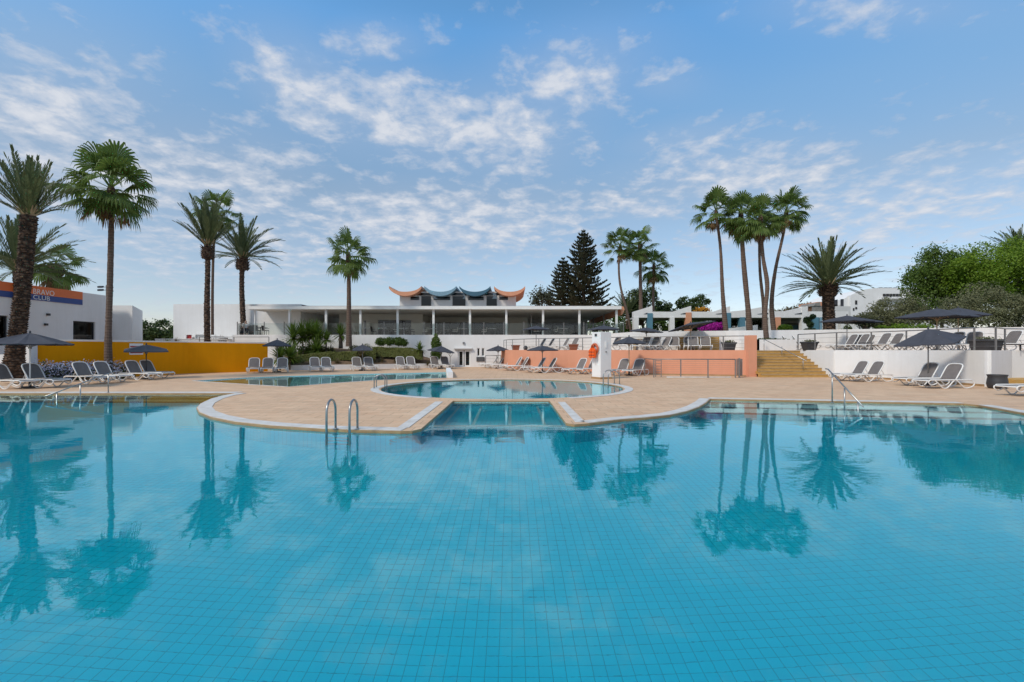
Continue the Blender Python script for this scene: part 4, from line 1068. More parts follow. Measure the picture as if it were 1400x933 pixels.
# ---------------------------------------------------------------- parasols
def parasol(px_, D_, base_z, apex_z, half, rise, rz=20, tilt=(0,0), pole='rail', label='', pole_off=0.0, sag=.10):
    half *= .80; root = thing('parasol', label, 'parasol', (XD(px_,D_)+pole_off, D_, base_z+.002), 0, 'grey square parasols')
    H = apex_z-base_z
    T = Matrix.Rotation(math.radians(tilt[0]), 4, 'X') @ Matrix.Rotation(math.radians(tilt[1]), 4, 'Y')
    off = Vector((-pole_off, 0, 0))
    top = Vector((0,0,H)) + off
    Rm = Matrix.Translation(top) @ T @ Matrix.Rotation(math.radians(rz), 4, 'Z')
    mb = MB(); mb.tube([(0,0,.05),tuple(Rm @ Vector((0,0,-.02)))], .024, 10); mb.build('pole', M[pole], root, smooth=True)
    mb = MB(); mb.lathe([(.25,0),(.25,.04),(.22,.06),(.05,.07),(.04,.22),(.028,.24)], (0,0,0), 20); mb.build('base', M['charcoal'], root)
    # canopy: 8 gores, square outline, slight sag between ribs, 5 rings
    def P(u, k, zz_=0):
        an = PI/4*k; c_, s_ = math.cos(an), math.sin(an); m_ = max(abs(c_), abs(s_)); r = half*u
        x = c_/m_*r; y = s_/m_*r
        z = -rise*(u**1.12)
        if k % 1: z -= sag*rise*math.sin(PI*u*.8)*.9
        return Rm @ Vector((x, y, z+zz_))
    ks = [j*.25 for j in range(32)]; us = [.03,.25,.5,.75,.92,1.0]
    vs = []
    for zz_ in (0, -.012):
        for u in us:
            for k in ks: vs.append(P(u, k, zz_))
    n = len(ks); fs = []
    for lay in (0, 1):
        o = lay*n*len(us)
        for i in range(len(us)-1):
            for j in range(n):
                q = (o+i*n+j, o+(i+1)*n+j, o+(i+1)*n+(j+1)%n, o+i*n+(j+1)%n); fs.append(q if lay == 0 else tuple(reversed(q)))
    o1 = (len(us)-1)*n; o2 = n*len(us)+o1
    # short valance
    b = len(vs)
    for k in ks:
        v = P(1.0, k); vs.append(v + Vector((0,0,-.05)))
    for j in range(n):
        fs.append((o1+j, b+j, b+(j+1)%n, o1+(j+1)%n)); fs.append((o2+j, o2+(j+1)%n, b+(j+1)%n, b+j))
    fs.append(tuple(range(n)))
    mb = MB(); mb.add(vs, fs); cano = mb.build('canopy', M['canvas'], root)
    mb = MB(); mb.lathe([(.03,-.02),(.035,.03),(.03,.07),(.012,.09)], tuple(Rm @ Vector((0,0,0))), 10); mb.build('finial', M['charcoal'], root)
    rib = 'wood' if pole == 'wood' else 'rail'
    for k in range(8):
        a_ = P(.05, k, -.03); b_ = P(.97, k, -.03); mb = MB(); mb.tube([a_, (a_+b_)/2, b_], .010, 5)
        mid = P(.5, k, -.03); hub = Rm @ Vector((0,0,-rise-.16)); mb.tube([mid, hub], .008, 5); mb.build('rib', M[rib], root)
    mb = MB(); hb = Rm @ Vector((0,0,-rise-.16)); mb.obox(hb, (.08,.08,.08)); mb.build('hub', M[rib], root)
    return root
za = lambda y, D: EZ-(y-HY)/F*D
parasol(41,18.7,0,za(455.5,18.7),1.32,.42,28,(0,0),'white_paint','large grey parasol with white pole at the left edge beside the thick date palm', 0)
parasol(200,24.6,0,za(471.5,24.6),1.12,.28,38,(3,2),'dark_metal','low flat grey parasol in front of the notice on the yellow wall')
parasol(379,31.8,0,za(464.5,31.8),.88,.40,10,(0,0),'rail','grey parasol at the right end of the yellow wall above three loungers')
parasol(495.5,34.4,0,za(471.5,34.4),.86,.34,18,(4,0),'rail','small grey parasol in front of the long hedge in the planted bed')
parasol(603.5,37.4,0,za(473.4,37.4),1.02,.40,30,(0,6),'dark_metal','grey parasol tilted left beside the clipped conical shrub')
parasol(681,38.2,0,za(473,38.2),.92,.36,22,(0,0),'rail','grey parasol right of the glazed door, by the left end of the pink wall')
parasol(741.5,31.0,0,za(472.8,31.0),.92,.28,32,(0,0),'dark_metal','grey parasol in front of the middle of the pink wall')
parasol(860,27.6,0,za(460.5,27.6),.86,.37,15,(0,0),'wood','grey parasol on the deck just right of the white pillar')
parasol(1269,19.9,0,za(450,19.9),1.2,.50,36,(3,-9),'rail','large dark parasol tilted to the left over the two nearest right loungers')
parasol(733,37.4,TZ,za(446,37.4),1.02,.26,25,(0,0),'dark_metal','terrace parasol at left, above the loungers left of the terracotta pots')
parasol(825,34.2,TZ,za(445,34.2),1.10,.30,12,(0,0),'dark_metal','terrace parasol directly behind the top of the white pillar')
parasol(884,33.0,TZ,za(448,33.0),1.0,.26,20,(0,4),'dark_metal','terrace parasol between the pillar and the strongly tilted parasol')
parasol(944,32.4,TZ,za(441.5,32.4),1.40,.24,8,(-7,-9),'wood','strongly tilted wide parasol left of the bougainvillea')
parasol(1158,29.0,TZ,za(431.7,29.0),1.25,.34,24,(0,0),'rail','front one of the two overlapping terrace parasols by the big date palm')
parasol(1175,31.6,TZ,za(434.5,31.6),1.15,.30,12,(0,0),'rail','rear one of the two overlapping terrace parasols by the big date palm')
parasol(1281,23.8,TZ,za(422,23.8),1.55,.42,26,(0,0),'wood','front wide terrace parasol with pale wooden pole below the green trees')
parasol(1310,26.0,TZ,za(421,26.0),1.20,.42,12,(0,0),'wood','rear terrace parasol with pale wooden pole below the green trees')

# ---------------------------------------------------------------- ladders, rails
def hoop(p_deck, p_water, h, zb, r=.021):
    a = Vector(p_deck); b = Vector(p_water); mid = (a+b)/2; L = (b-a).length/2; d = (b-a).normalized()
    pts = [(a.x,a.y,.0),(a.x,a.y,h-L)]
    for k in range(1, 10):
        an = PI*k/10; q = mid - d*L*math.cos(an); pts.append((q.x,q.y,h-L+L*math.sin(an)))
    pts += [(b.x,b.y,h-L),(b.x,b.y,zb)]
    return pts
def ladder(label, pairs, h, zb):
    c = sum((Vector(p[0]) for p in pairs), Vector((0,0)))/2
    t = thing('pool_ladder', label, 'ladder', (c.x,c.y,0), 0, 'stainless steel pool ladders')
    for a, b in pairs:
        mb = MB(); mb.tube(hoop(a, b, h, zb), .021, 10); rl = mb.build('side_rail', M['steel'], t, smooth=True, world=True)
        mb = MB(); mb.lathe([(.055,.004),(.055,.014),(.03,.022),(.024,.03)], (a[0],a[1],0), 14); mb.build('floor_flange', M['steel'], rl, world=True)
    (a0,b0),(a1,b1) = pairs
    for k in range(3):
        z = -.20-.27*k
        if z < zb: break
        mb = MB(); mb.obox(((b0[0]+b1[0])/2,(b0[1]+b1[1])/2,z), ((Vector(b1)-Vector(b0)).length,.07,.025), math.atan2(b1[1]-b0[1],b1[0]-b0[0])); mb.build('tread', M['steel'], t, world=True)
ladder('pool ladder with two tall hoops at the front edge of the left peninsula', [((-3.31,8.99),(-3.31,8.55)),((-2.89,8.96),(-2.89,8.52))], .58, -.85)
ladder('pool ladder at the left end of the round pool', [((-5.28,18.35),(-4.88,18.40)),((-5.32,18.80),(-4.92,18.84))], .52, -.8)
e = Vector((math.cos(math.radians(17)), math.sin(math.radians(17)))); f_ = Vector((-e.y,e.x)); c0 = Vector(CC)
pr = [(c0+e*(CR+.42)-f_*.22, c0+e*(CR-.12)-f_*.22), (c0+e*(CR+.42)+f_*.22, c0+e*(CR-.12)+f_*.22)]
ladder('pool ladder at the right end of the round pool near the white pillar', [(tuple(a),tuple(b)) for a,b in pr], .60, -.8)

def handrail(label, posts, rail, zb_posts, cat='handrail', grp=None, r=.018):
    t = thing('handrail', label, cat, (posts[0][0],posts[0][1],0), 0, grp)
    mb = MB(); mb.tube(rail, r, 8); mb.build('top_rail', M['steel'], t, smooth=True, world=True)
    for (x,y,z), zb in zip(posts, zb_posts):
        mb = MB(); mb.tube([(x,y,zb),(x,y,z)], r, 8); mb.build('post', M['steel'], t, smooth=True, world=True)
        if zb == 0:
            mb = MB(); mb.lathe([(.055,.004),(.055,.014),(.03,.022)], (x,y,0), 12); mb.build('floor_flange', M['steel'], t, world=True)
handrail('steel handrail leading down the left underwater steps below the fan palm', [(-13.92,16.52,.66),(-13.92,15.45,.40),(-13.92,14.65,.18)], [(-13.92,17.1,.70),(-13.92,16.8,.72),(-13.92,16.4,.64),(-13.92,14.3,.10)], [0,-.45,-.65])
handrail('steel handrail leading down the right underwater steps below the big date palm', [(8.97,13.42,.84),(8.85,12.75,.47),(8.74,12.1,.20)], [(9.10,13.9,.94),(9.04,13.7,.93),(8.97,13.42,.82),(8.69,11.85,.08)], [0,-.35,-.6])
# stair handrail
def zst(y): return TZ*min(1,max(0,(y-25.75)/2.97))
handrail('thin metal handrail descending the mustard steps', [(XD(1098,26.2),26.2,zst(26.2)+.80),(XD(1069,27.8),27.8,zst(27.8)+.68),(XD(1044.6,29.6),29.6,TZ+.68)],
   [(XD(1102.6,25.8),25.8,.88),(XD(1044.6,29.6),29.6,TZ+.70)], [zst(26.2)+.1,zst(27.8),TZ], r=.018)

def railing(label, path, z0, h, nwire=3, step=1.9, name='railing', mat='rail', posts_at=None, wr=.006):
    t = thing(name, label, 'railing', (path[0][0],path[0][1],z0))
    P = [Vector((p[0],p[1])) for p in path]
    cum = [0]
    for a, b in zip(P, P[1:]): cum.append(cum[-1]+(b-a).length)
    def at(u):
        for i in range(len(P)-1):
            if u <= cum[i+1]+1e-6:
                return P[i]+(P[i+1]-P[i])*((u-cum[i])/max(1e-6,cum[i+1]-cum[i]))
        return P[-1]
    mb = MB(); mb.tube([(p.x,p.y,z0+h) for p in P], .026, 8); mb.build('top_rail', M[mat], t, smooth=True, world=True)
    for k in range(nwire):
        z = z0+h*(k+.8)/(nwire+.8); mb = MB(); mb.tube([(p.x,p.y,z) for p in P], wr, 5); mb.build('wire', M[mat], t, world=True)
    n = max(1, round(cum[-1]/step))
    for k in range(n+1):
        p = at(cum[-1]*k/n); mb = MB(); mb.obox((p.x,p.y,z0+h/2+.001), (.05,.05,h-.02)); mb.build('post', M[mat], t, world=True)
    return t
pk = offs(PINK, .10)
railing('grey wire railing on top of the pink wall, ending at its square pier', pk[1:] , TZ, .83, 3, 1.75)
ww = offs(WHITEW, .10)
railing('grey wire railing rising along the white curved wall on the right terrace', [(17.25,28.9)]+[(17.27,27)]+[tuple(p) for p in ww[1:]]+offs(WHITE2,.1)[1:], TZ, .97, 3, 1.55)
t = railing('steel wire fence around the pit in front of the pink wall', [(7.45,26.9),(7.55,25.5),(11.75,25.2)], 0, .98, 8, 1.45, wr=.004)
for k in range(3):
    mb = MB(); mb.obox((11.95+.05*k,25.22+.08*k,.52),(.05,.05,1.04)); mb.build('gate_post', M['rail'], t, world=True)
mb = MB(); mb.obox((12.2,25.7,.55),(.05,.45,.9),.15); mb.build('gate_leaf', M['rail'], t, world=True)
mb = MB()
for xx in (7.72, 8.02): mb.tube([(xx,25.75,0.02),(xx,25.75,.97)], .02, 6)
for k in range(6): mb.tube([(7.72,25.75,.15+.15*k),(8.02,25.75,.15+.15*k)], .014, 5)
mb.build('small_ladder', M['rail'], t, world=True)
mb = MB(); mb.box(8.2,11.6,25.34,25.46,.004,.06); o = mb.build('kerb', M['coping'], t, world=True)
railing('low steel railing with cross bars between the glazed door and the pink wall', [(XD(664,39.6),39.6),(XD(678,39.6),39.6),(-.95,40.6)], 0, 1.0, 3, .9)
railing('thin railing on the sloping wall above the right end of the yellow wall', [(-26.5,40.6),(-23.6,40.5),(-20.5,40.4)], 2.0, .55, 1, 2.6)
# white rack of trellis left of the terrace
t = thing('stacked_furniture', 'pale stacked chairs and racks behind the yellow wall below the palm trunks', 'furniture stack', (XD(300,40.2),40.2,1.6))
mb = MB()
for k in range(9):
    x_ = XD(287+2.4*k,40.2); mb.tube([(x_,40.2,1.7),(x_,40.2,2.75-.08*(k%3))], .02, 5)
for k in range(6): mb.tube([(XD(286,40.2),40.15,1.85+.15*k),(XD(306,40.2),40.15,1.85+.15*k)], .018, 5)
mb.build('rack', M['grey_white'], t, world=True)
mb = MB()
for k in range(3): mb.obox((XD(301+2*k,40.3),40.4,2.0+.22*k),(.5,.4,.08)); 
mb.build('seat', M['charcoal'], t, world=True)

# ---------------------------------------------------------------- pillar, lifebuoy, vest
t = thing('white_pillar', 'thick white rendered pillar standing behind the round pool', 'pillar', (0,0,0))
pc = Vector((XD(822.5,24.55), 24.55)); rzp = math.radians(28)
t.location = (pc.x, pc.y, 0)
mb = MB(); mb.bevbox(Vector((0,0,1.19)), (.70,.70,2.38), rzp, .015); mb.build('shaft', M['white_wall'], t)
mb = MB(); mb.bevbox(Vector((0,0,.05)), (.76,.76,.10), rzp, .01); mb.build('plinth', M['lip'], t)
d1 = Vector((math.cos(rzp-PI/2), math.sin(rzp-PI/2), 0)); e1 = Vector((math.cos(rzp), math.sin(rzp), 0))   # d1: right-front face normal
d2 = -e1; e2 = Vector((-d2.y, d2.x, 0))                                                                    # d2: left-front face
# which is facing left? pick by x
fl, fr_ = (d2, d1) if d2.x < d1.x else (d1, d2)
mb = MB(); c = fl*.37+Vector((0,0,2.23)); mb.obox(c, (.05,.14,.12), math.atan2(fl.y,fl.x)); mb.build('camera_box', M['charcoal'], t)
mb = MB(); c = fr_*.36+Vector((0,0,1.75)); mb.obox(c, (.03,.12,.32), math.atan2(fr_.y,fr_.x)); mb.build('junction_box', M['white_paint'], t)
mb = MB(); c = fr_*.36+Vector((0,0,1.38)); mb.obox(c, (.05,.07,.07), math.atan2(fr_.y,fr_.x)); mb.build('switch', M['rail'], t)
# lifebuoy hangs on the left-front face
lt = Vector((-fl.y, fl.x, 0)); bc = Vector((pc.x,pc.y,0)) + fl*.42 + Vector((0,0,EZ+.02)) + lt*(-.02)
mb = MB(); n1, n2 = 36, 12; vs = []; Rr, rr = .24, .062
for i in range(n1):
    a_ = 2*PI*i/n1; cdir = lt*math.cos(a_)+Vector((0,0,1))*math.sin(a_)
    for j in range(n2):
        b_ = 2*PI*j/n2; vs.append(cdir*(Rr+rr*math.cos(b_))+fl*rr*math.sin(b_))
fs = [(i*n2+j, ((i+1)%n1)*n2+j, ((i+1)%n1)*n2+(j+1)%n2, i*n2+(j+1)%n2) for i in range(n1) for j in range(n2)]
mb.add(vs, fs); lb = thing('lifebuoy', 'dull orange lifebuoy ring hanging high on the white pillar', 'lifebuoy', tuple(bc)); mb.build('ring', M['orange_rubber'], lb, smooth=True)
mb = MB()
for q in range(4):
    a0 = PI/4+q*PI/2
    for i in range(6):
        pass
    pts = [ (lt*math.cos(a0+s)+Vector((0,0,1))*math.sin(a0+s))*(Rr+rr+.012+.03*math.sin(PI*(s/(PI/2)))) for s in [k*PI/2/8 for k in range(9)]]
    mb.tube(pts, .008, 5)
mb.tube([lt*.1+Vector((0,0,-.30)), lt*.14+Vector((0,0,-.62)), lt*.02+Vector((0,0,-.80)), lt*-.06+Vector((0,0,-.62)), lt*-.02+Vector((0,0,-.32))], .012, 6)
mb.build('rope', M['rope'], lb, smooth=True)
# life vest
vt = thing('life_vest', 'bright orange life vest hung in front of the lifebuoy on the pillar', 'life vest', tuple(bc+fl*.10+Vector((0,0,-.02))))
mb = MB()
def vp(u, z, o): return lt*u+Vector((0,0,z))+fl*o
for s in (-1, 1):
    outl = [(.015*s,.06),(.09*s,.10),(.15*s,.02),(.23*s,-.02),(.25*s,-.38),(.16*s,-.44),(.02*s,-.42)]
    mb.vprism([vp(u,z,0) for u,z in outl], fl*.09)
    inner = [(u*.8+.02*s, z*.85-.03) for u,z in outl]; mb.vprism([vp(u,z,.088) for u,z in inner], fl*.035)
mb.build('foam_panel', M['vest_orange'], vt)
mb = MB(); mb.tube([vp(-.09,.09,.05),vp(-.07,.2,.04),vp(0,.24,.03),vp(.07,.2,.04),vp(.09,.09,.05)], .03, 8); mb.build('collar', M['orange_rubber'], vt, smooth=True)
mb = MB()
for z in (-.12,-.28): mb.vprism([vp(-.25,z,.128),vp(.25,z,.128),vp(.25,z-.025,.128),vp(-.25,z-.025,.128)], fl*.006)
mb.build('strap', M['charcoal'], vt)

# ---------------------------------------------------------------- pots
def foliage(mb, blobs, n, size, rng, surf=.55, flat=0.0, bump_=.22, elong=1.9):
    wts = [b[3]*b[4]*b[5] if len(b) > 5 else 1 for b in blobs]; tot = sum(w_**.67 for w_ in wts)
    for b, w_ in zip(blobs, wts):
        k = int(n*(w_**.67)/tot); cx, cy, cz, rx, ry, rz_ = b
        ph = [rng.uniform(0,6.28) for _ in range(6)]
        for _ in range(k):
            th = rng.uniform(0, 2*PI); cz_ = rng.uniform(-1, 1); sz = math.sqrt(1-cz_*cz_)
            d = Vector((sz*math.cos(th), sz*math.sin(th), cz_))
            lum = 1+bump_*(math.sin(3*th+ph[0])*sz+math.sin(5*th+ph[1]+cz_*4)*.6+math.sin(7*cz_+ph[2])*.5+math.sin(11*th+9*cz_+ph[3])*.35)
            r = (rng.random()**surf)*lum if rng.random() < .85 else rng.uniform(.9,1.15)*lum
            p = Vector((cx+d.x*rx*r, cy+d.y*ry*r, cz+d.z*rz_*r))
            s = size*rng.uniform(.6,1.3)
            nrm = (d*.8+Vector((rng.uniform(-1,1),rng.uniform(-1,1),rng.uniform(-.6,1.2)))).normalized()
            t_ = nrm.cross(Vector((rng.uniform(-1,1),rng.uniform(-1,1),rng.uniform(-1,1)))); 
            if t_.length < 1e-3: continue
            t_.normalize(); b_ = nrm.cross(t_)
            mb.add([p-t_*s*.5*elong*.5, p+b_*s*.32, p+t_*s*.5*elong*.5, p-b_*s*.32], [(0,1,2,3)])
def blades(mb, c, n, L, w_, rng, elev=(20,85), droop=.35, seg=4):
    for i in range(n):
        az_ = rng.uniform(0,2*PI); e_ = math.radians(rng.uniform(*elev)); l = L*rng.uniform(.75,1.1)
        d = Vector((math.cos(az_)*math.cos(e_), math.sin(az_)*math.cos(e_), math.sin(e_))); side = Vector((-math.sin(az_), math.cos(az_), 0))
        p = Vector(c); vs = []
        for k in range(seg+1):
            ww_ = w_*(1-(k/seg)**1.6)*.5+.002
            vs += [p-side*ww_, p+side*ww_]; p = p+d*(l/seg); d = (d+Vector((0,0,-droop/seg*(1+k)*.45))).normalized()
        mb.add(vs, [(2*k,2*k+1,2*k+3,2*k+2) for k in range(seg)])
R2 = random.Random(21)
def sqpot(px_, D_, w0, w1, h, label, plant=True, mat='charcoal', z=TZ, n=4, spk=False):
    t = thing('planter_pot', label, 'plant pot', (XD(px_,D_), D_, z+.002))
    mb = MB(); c45 = PI/4
    k_ = math.sqrt(2)
    prof = [(w0/2,0),(w1/2*.96,h*.82),(w1/2*1.06,h*.83),(w1/2*1.06,h),(w1/2*.92,h),(w1/2*.88,h*.9)]
    vs = []
    for r_, z_ in prof:
        for j in range(n):
            a_ = 2*PI*(j+.5)/n+.15; vs.append((math.cos(a_)*r_*(k_ if n == 4 else 1), math.sin(a_)*r_*(k_ if n == 4 else 1)*.7 if n == 4 else math.sin(a_)*r_, z_))
    fs = []
    for i in range(len(prof)-1):
        for j in range(n): fs.append((i*n+j,i*n+(j+1)%n,(i+1)*n+(j+1)%n,(i+1)*n+j))
    fs.append(tuple(reversed(range(n)))); fs.append(tuple(range((len(prof)-1)*n,len(prof)*n)))
    mb.add(vs, fs); mb.build('pot', M[mat], t)
    if plant:
        mb = MB(); foliage(mb, [(0,0,h+.03,w1*.5,w1*.35,.10)], 160, .09, R2); 
        mb.build('plant', M['leaf_olive'], t)
    return t
sqpot(996.5,28.9,.50,.66,.50,'dark square planter behind the wire railing left of the pink pier',True)
sqpot(1106.5,27.9,.50,.72,.52,'tapered square planter with seedlings right of the palm planting bed')
sqpot(1348,21.3,.78,.96,.52,'largest dark rectangular planter on the right terrace')
sqpot(784,35.4,.42,.60,.46,'larger terracotta square pot left of the white pillar',False,'terracotta')
sqpot(705,38.0,.45,.60,.42,'smaller terracotta square pot at the left end of the terrace railing',False,'terracotta')
t = thing('round_pot', 'dark rounded pot on the deck by the corner of the white wall', 'plant pot', (XD(1363.5,18.4),18.4,.002))
mb = MB(); mb.lathe([(.24,0),(.29,.06),(.315,.18),(.30,.32),(.275,.44),(.30,.50),(.31,.53),(.285,.535),(.26,.46),(.27,.3)], (0,0,0), 28); mb.build('pot', M['charcoal'], t, smooth=True)
t = thing('round_bin', 'small dark round globe beside the left terrace railing', 'globe', (XD(718.5,36.9),36.9,TZ))
mb = MB(); mb.lathe([(.05,0),(.12,.05),(.17,.15),(.17,.24),(.11,.33),(.03,.36)], (0,0,0), 16); mb.build('globe', M['charcoal'], t, smooth=True)
# side tables on the terrace
def sidetable(px_, D_, z, label, w_=.5, h=.42):
    t = thing('side_table', label, 'side table', (XD(px_,D_), D_, z+.002))
    mb = MB(); mb.bevbox(Vector((0,0,h)), (w_,w_,.04), 0, .008); mb.build('table_top', M['charcoal'], t)
    for sx in (-1,1):
        for sy in (-1,1): mb = MB(); mb.tube([(sx*w_*.42,sy*w_*.42,0),(sx*w_*.4,sy*w_*.4,h-.02)], .02, 6); mb.build('leg', M['charcoal'], t)
sidetable(1184,26.2,TZ,'small dark side table between loungers below the pair of parasols')
sidetable(1395,20.9,TZ,'dark low round edged table at the right edge of the terrace',.8,.28)
t = thing('service_cart', 'dark cart beside the last two loungers at the corner of the terrace screen', 'cart', (XD(875,34.6),34.6,TZ))
t['label'] = 'slatted wooden table below the terrace parasol right of the pillar'; t['category'] = 'table'; t.name = 'garden_table'
mb = MB()
for k in range(5): mb.obox((0,-.28+.14*k,.82),(.9,.11,.03))
mb.build('table_top', M['wood'], t)
for sx in (-1,1): mb = MB(); mb.box(sx*.4-.03,sx*.4+.03,-.3,.3,0,.8); mb.build('leg', M['wood'], t)
# mustard step at the far right of the deck
mb = MB(); mb.box(XD(1386,18.9),24,18.9,19.6,.003,.14); mb.box(XD(1389,19.3),24,19.3,20.9,.0035,.28)
tag(mb.build('side_step', M['step']), 'low mustard steps at the right edge beyond the round pot', 'steps')

# ---------------------------------------------------------------- dining furniture on the restaurant terrace
def dining_table(x, y, label, top='white_paint'):
    t = thing('dining_table', label, 'table', (x,y,UZ-.015), 0, 'restaurant terrace tables')
    mb = MB(); mb.bevbox(Vector((0,0,.73)), (.8,.8,.035), 0, .008); mb.build('table_top', M[top], t)
    mb = MB(); mb.tube([(0,0,0),(0,0,.71)], .035, 8); mb.box(-.22,.22,-.03,.03,.0,.03); mb.box(-.03,.03,-.22,.22,.031,.06); mb.build('pedestal', M['charcoal'], t)
    return t
def dining_chair(x, y, rz, label, mat='wicker'):
    t = thing('dining_chair', label, 'chair', (x,y,UZ-.015), math.radians(rz), 'restaurant terrace chairs')
    mb = MB(); mb.bevbox(Vector((0,0,.44)), (.48,.46,.06), 0, .01); mb.build('seat', M[mat], t)
    mb = MB(); mb.obox((0,.22,.68),(.46,.04,.40),0,0,-.15); mb.build('backrest', M[mat], t)
    for sx in (-1,1):
        mb = MB(); mb.box(sx*.24-.02,sx*.24+.02,-.2,.2,.60,.64); mb.build('armrest', M[mat], t)
        for sy in (-1,1): mb = MB(); mb.tube([(sx*.2,sy*.19,0),(sx*.2,sy*.19,.42)], .018, 5); mb.build('leg', M['charcoal'], t)
    return t
dining_chair(XD(344,42.6),42.6,200,'grey wicker chair next to the seated person on the restaurant terrace')
dining_chair(XD(350.5,42.4),42.4,180,'grey wicker chair left of the small table at the terrace left end')
dining_chair(XD(363,42.6),42.6,90,'grey wicker chair right of the small table at the terrace left end')
dining_table(XD(356.5,42.6),42.6,'small dark table between wicker chairs at the terrace left end','charcoal')
spots = [(524,44.5),(552,44.8),(592,45.5),(633,45.6),(673,45.4),(744,44.6),(770,45.2),(778,48.5),(610,49.2),(500,44.2)]
nm = ['before the left sliding door','before the dark right half of the left sliding door','at the left end of the recess','in front of the second recess door','in front of the grey curtains',
      'behind the left terrace parasol','in the dark right bay, front row','in the dark right bay, back row','deep in the recess near its glass','before the narrow window']
for (x_, y_), q_ in zip(spots, nm):
    dining_table(XD(x_,y_), y_, 'white topped terrace table '+q_)
    dining_chair(XD(x_,y_)-.75, y_, -90 if True else 0, 'chair left of the white table '+q_, 'beige_wall')
    dining_chair(XD(x_,y_)+.75, y_, 90, 'chair right of the white table '+q_, 'wicker')
# seated person
t = thing('bench', 'low dark bench under the seated person at the left end of the restaurant terrace', 'bench', (XD(336.5,42.5),42.5,UZ-.015))
mb = MB(); mb.bevbox(Vector((0,.05,.43)), (.9,.5,.07), 0, .015); mb.build('seat', M['wicker'], t)
mb = MB(); mb.obox((0,.30,.62),(.9,.06,.32)); mb.build('backrest', M['wicker'], t)
for sx in (-1,1): mb = MB(); mb.box(sx*.4-.03,sx*.4+.03,-.18,.28,0,.4); mb.build('leg', M['charcoal'], t)
def skin(name, verts, edges, rad, mat, parent, sub=2, root=0):
    me = bpy.data.meshes.new(name); me.from_pydata(verts, edges, []); me.materials.append(mat)
    o = bpy.data.objects.new(name, me); COL.objects.link(o)
    sk = o.modifiers.new('s', 'SKIN'); sk.use_smooth_shade = True
    for i, r_ in enumerate(rad):
        me.skin_vertices[0].data[i].radius = (r_[0], r_[1]) if isinstance(r_, tuple) else (r_, r_)
        me.skin_vertices[0].data[i].use_root = (i == root)
    ss = o.modifiers.new('u', 'SUBSURF'); ss.levels = sub; ss.render_levels = sub
    dg = bpy.context.evaluated_depsgraph_get(); me2 = bpy.data.meshes.new_from_object(o.evaluated_get(dg)); me2.name = name
    bpy.data.objects.remove(o); me2.materials.clear(); me2.materials.append(mat)
    for p in me2.polygons: p.use_smooth = True; p.material_index = 0
    o = bpy.data.objects.new(name, me2); COL.objects.link(o); o.parent = parent; return o
p = thing('person', 'seated person in a white top with dark hair at the left end of the terrace', 'person', (XD(336.5,42.5),42.45,UZ-.015), math.radians(25))
V_ = [(0,0,.52),(0,.03,.72),(0,.05,.92),(0,.05,1.04),(0,.02,1.12),(0,0,1.22),(0,0,1.31),
      (-.10,-.02,.52),(-.13,-.42,.52),(-.13,-.46,.10),(-.13,-.60,.05),(.10,-.02,.52),(.13,-.42,.52),(.13,-.46,.10),(.13,-.60,.05),
      (-.19,.04,1.0),(-.25,-.03,.74),(-.14,-.26,.66),(-.09,-.33,.64),(.19,.04,1.0),(.25,-.03,.74),(.14,-.26,.66),(.09,-.33,.64)]
E_ = [(0,1),(1,2),(2,3),(3,4),(4,5),(5,6),(0,7),(7,8),(8,9),(9,10),(0,11),(11,12),(12,13),(13,14),(3,15),(15,16),(16,17),(17,18),(3,19),(19,20),(20,21),(21,22)]
R_ = [.14,(.15,.11),(.17,.12),(.12,.10),.055,.085,.07,.095,.07,.045,.04,.095,.07,.045,.04,.065,.045,.038,.03,.065,.045,.038,.03]
bd = skin('body', V_, E_, R_, M['skin'], p)
skin('white_top', [(0,.01,.56),(0,.03,.74),(0,.05,.92),(0,.05,1.02),(-.19,.04,1.0),(-.25,-.02,.76),(.19,.04,1.0),(.25,-.02,.76)], [(0,1),(1,2),(2,3),(3,4),(4,5),(3,6),(6,7)], [.165,(.175,.135),(.195,.145),(.14,.12),.085,.065,.085,.065], M['shirt'], p, 2)
skin('trousers', [(0,0,.53),(-.10,-.02,.53),(-.13,-.42,.53),(-.13,-.46,.16),(.10,-.02,.53),(.13,-.42,.53),(.13,-.46,.16)], [(0,1),(1,2),(2,3),(0,4),(4,5),(5,6)], [.155,.11,.085,.065,.11,.085,.065], M['trousers'], p, 2)
skin('hair', [(0,.03,1.30),(0,.06,1.22),(0,.08,1.12)], [(0,1),(1,2)], [.098,.09,.06], M['hair'], p, 2)
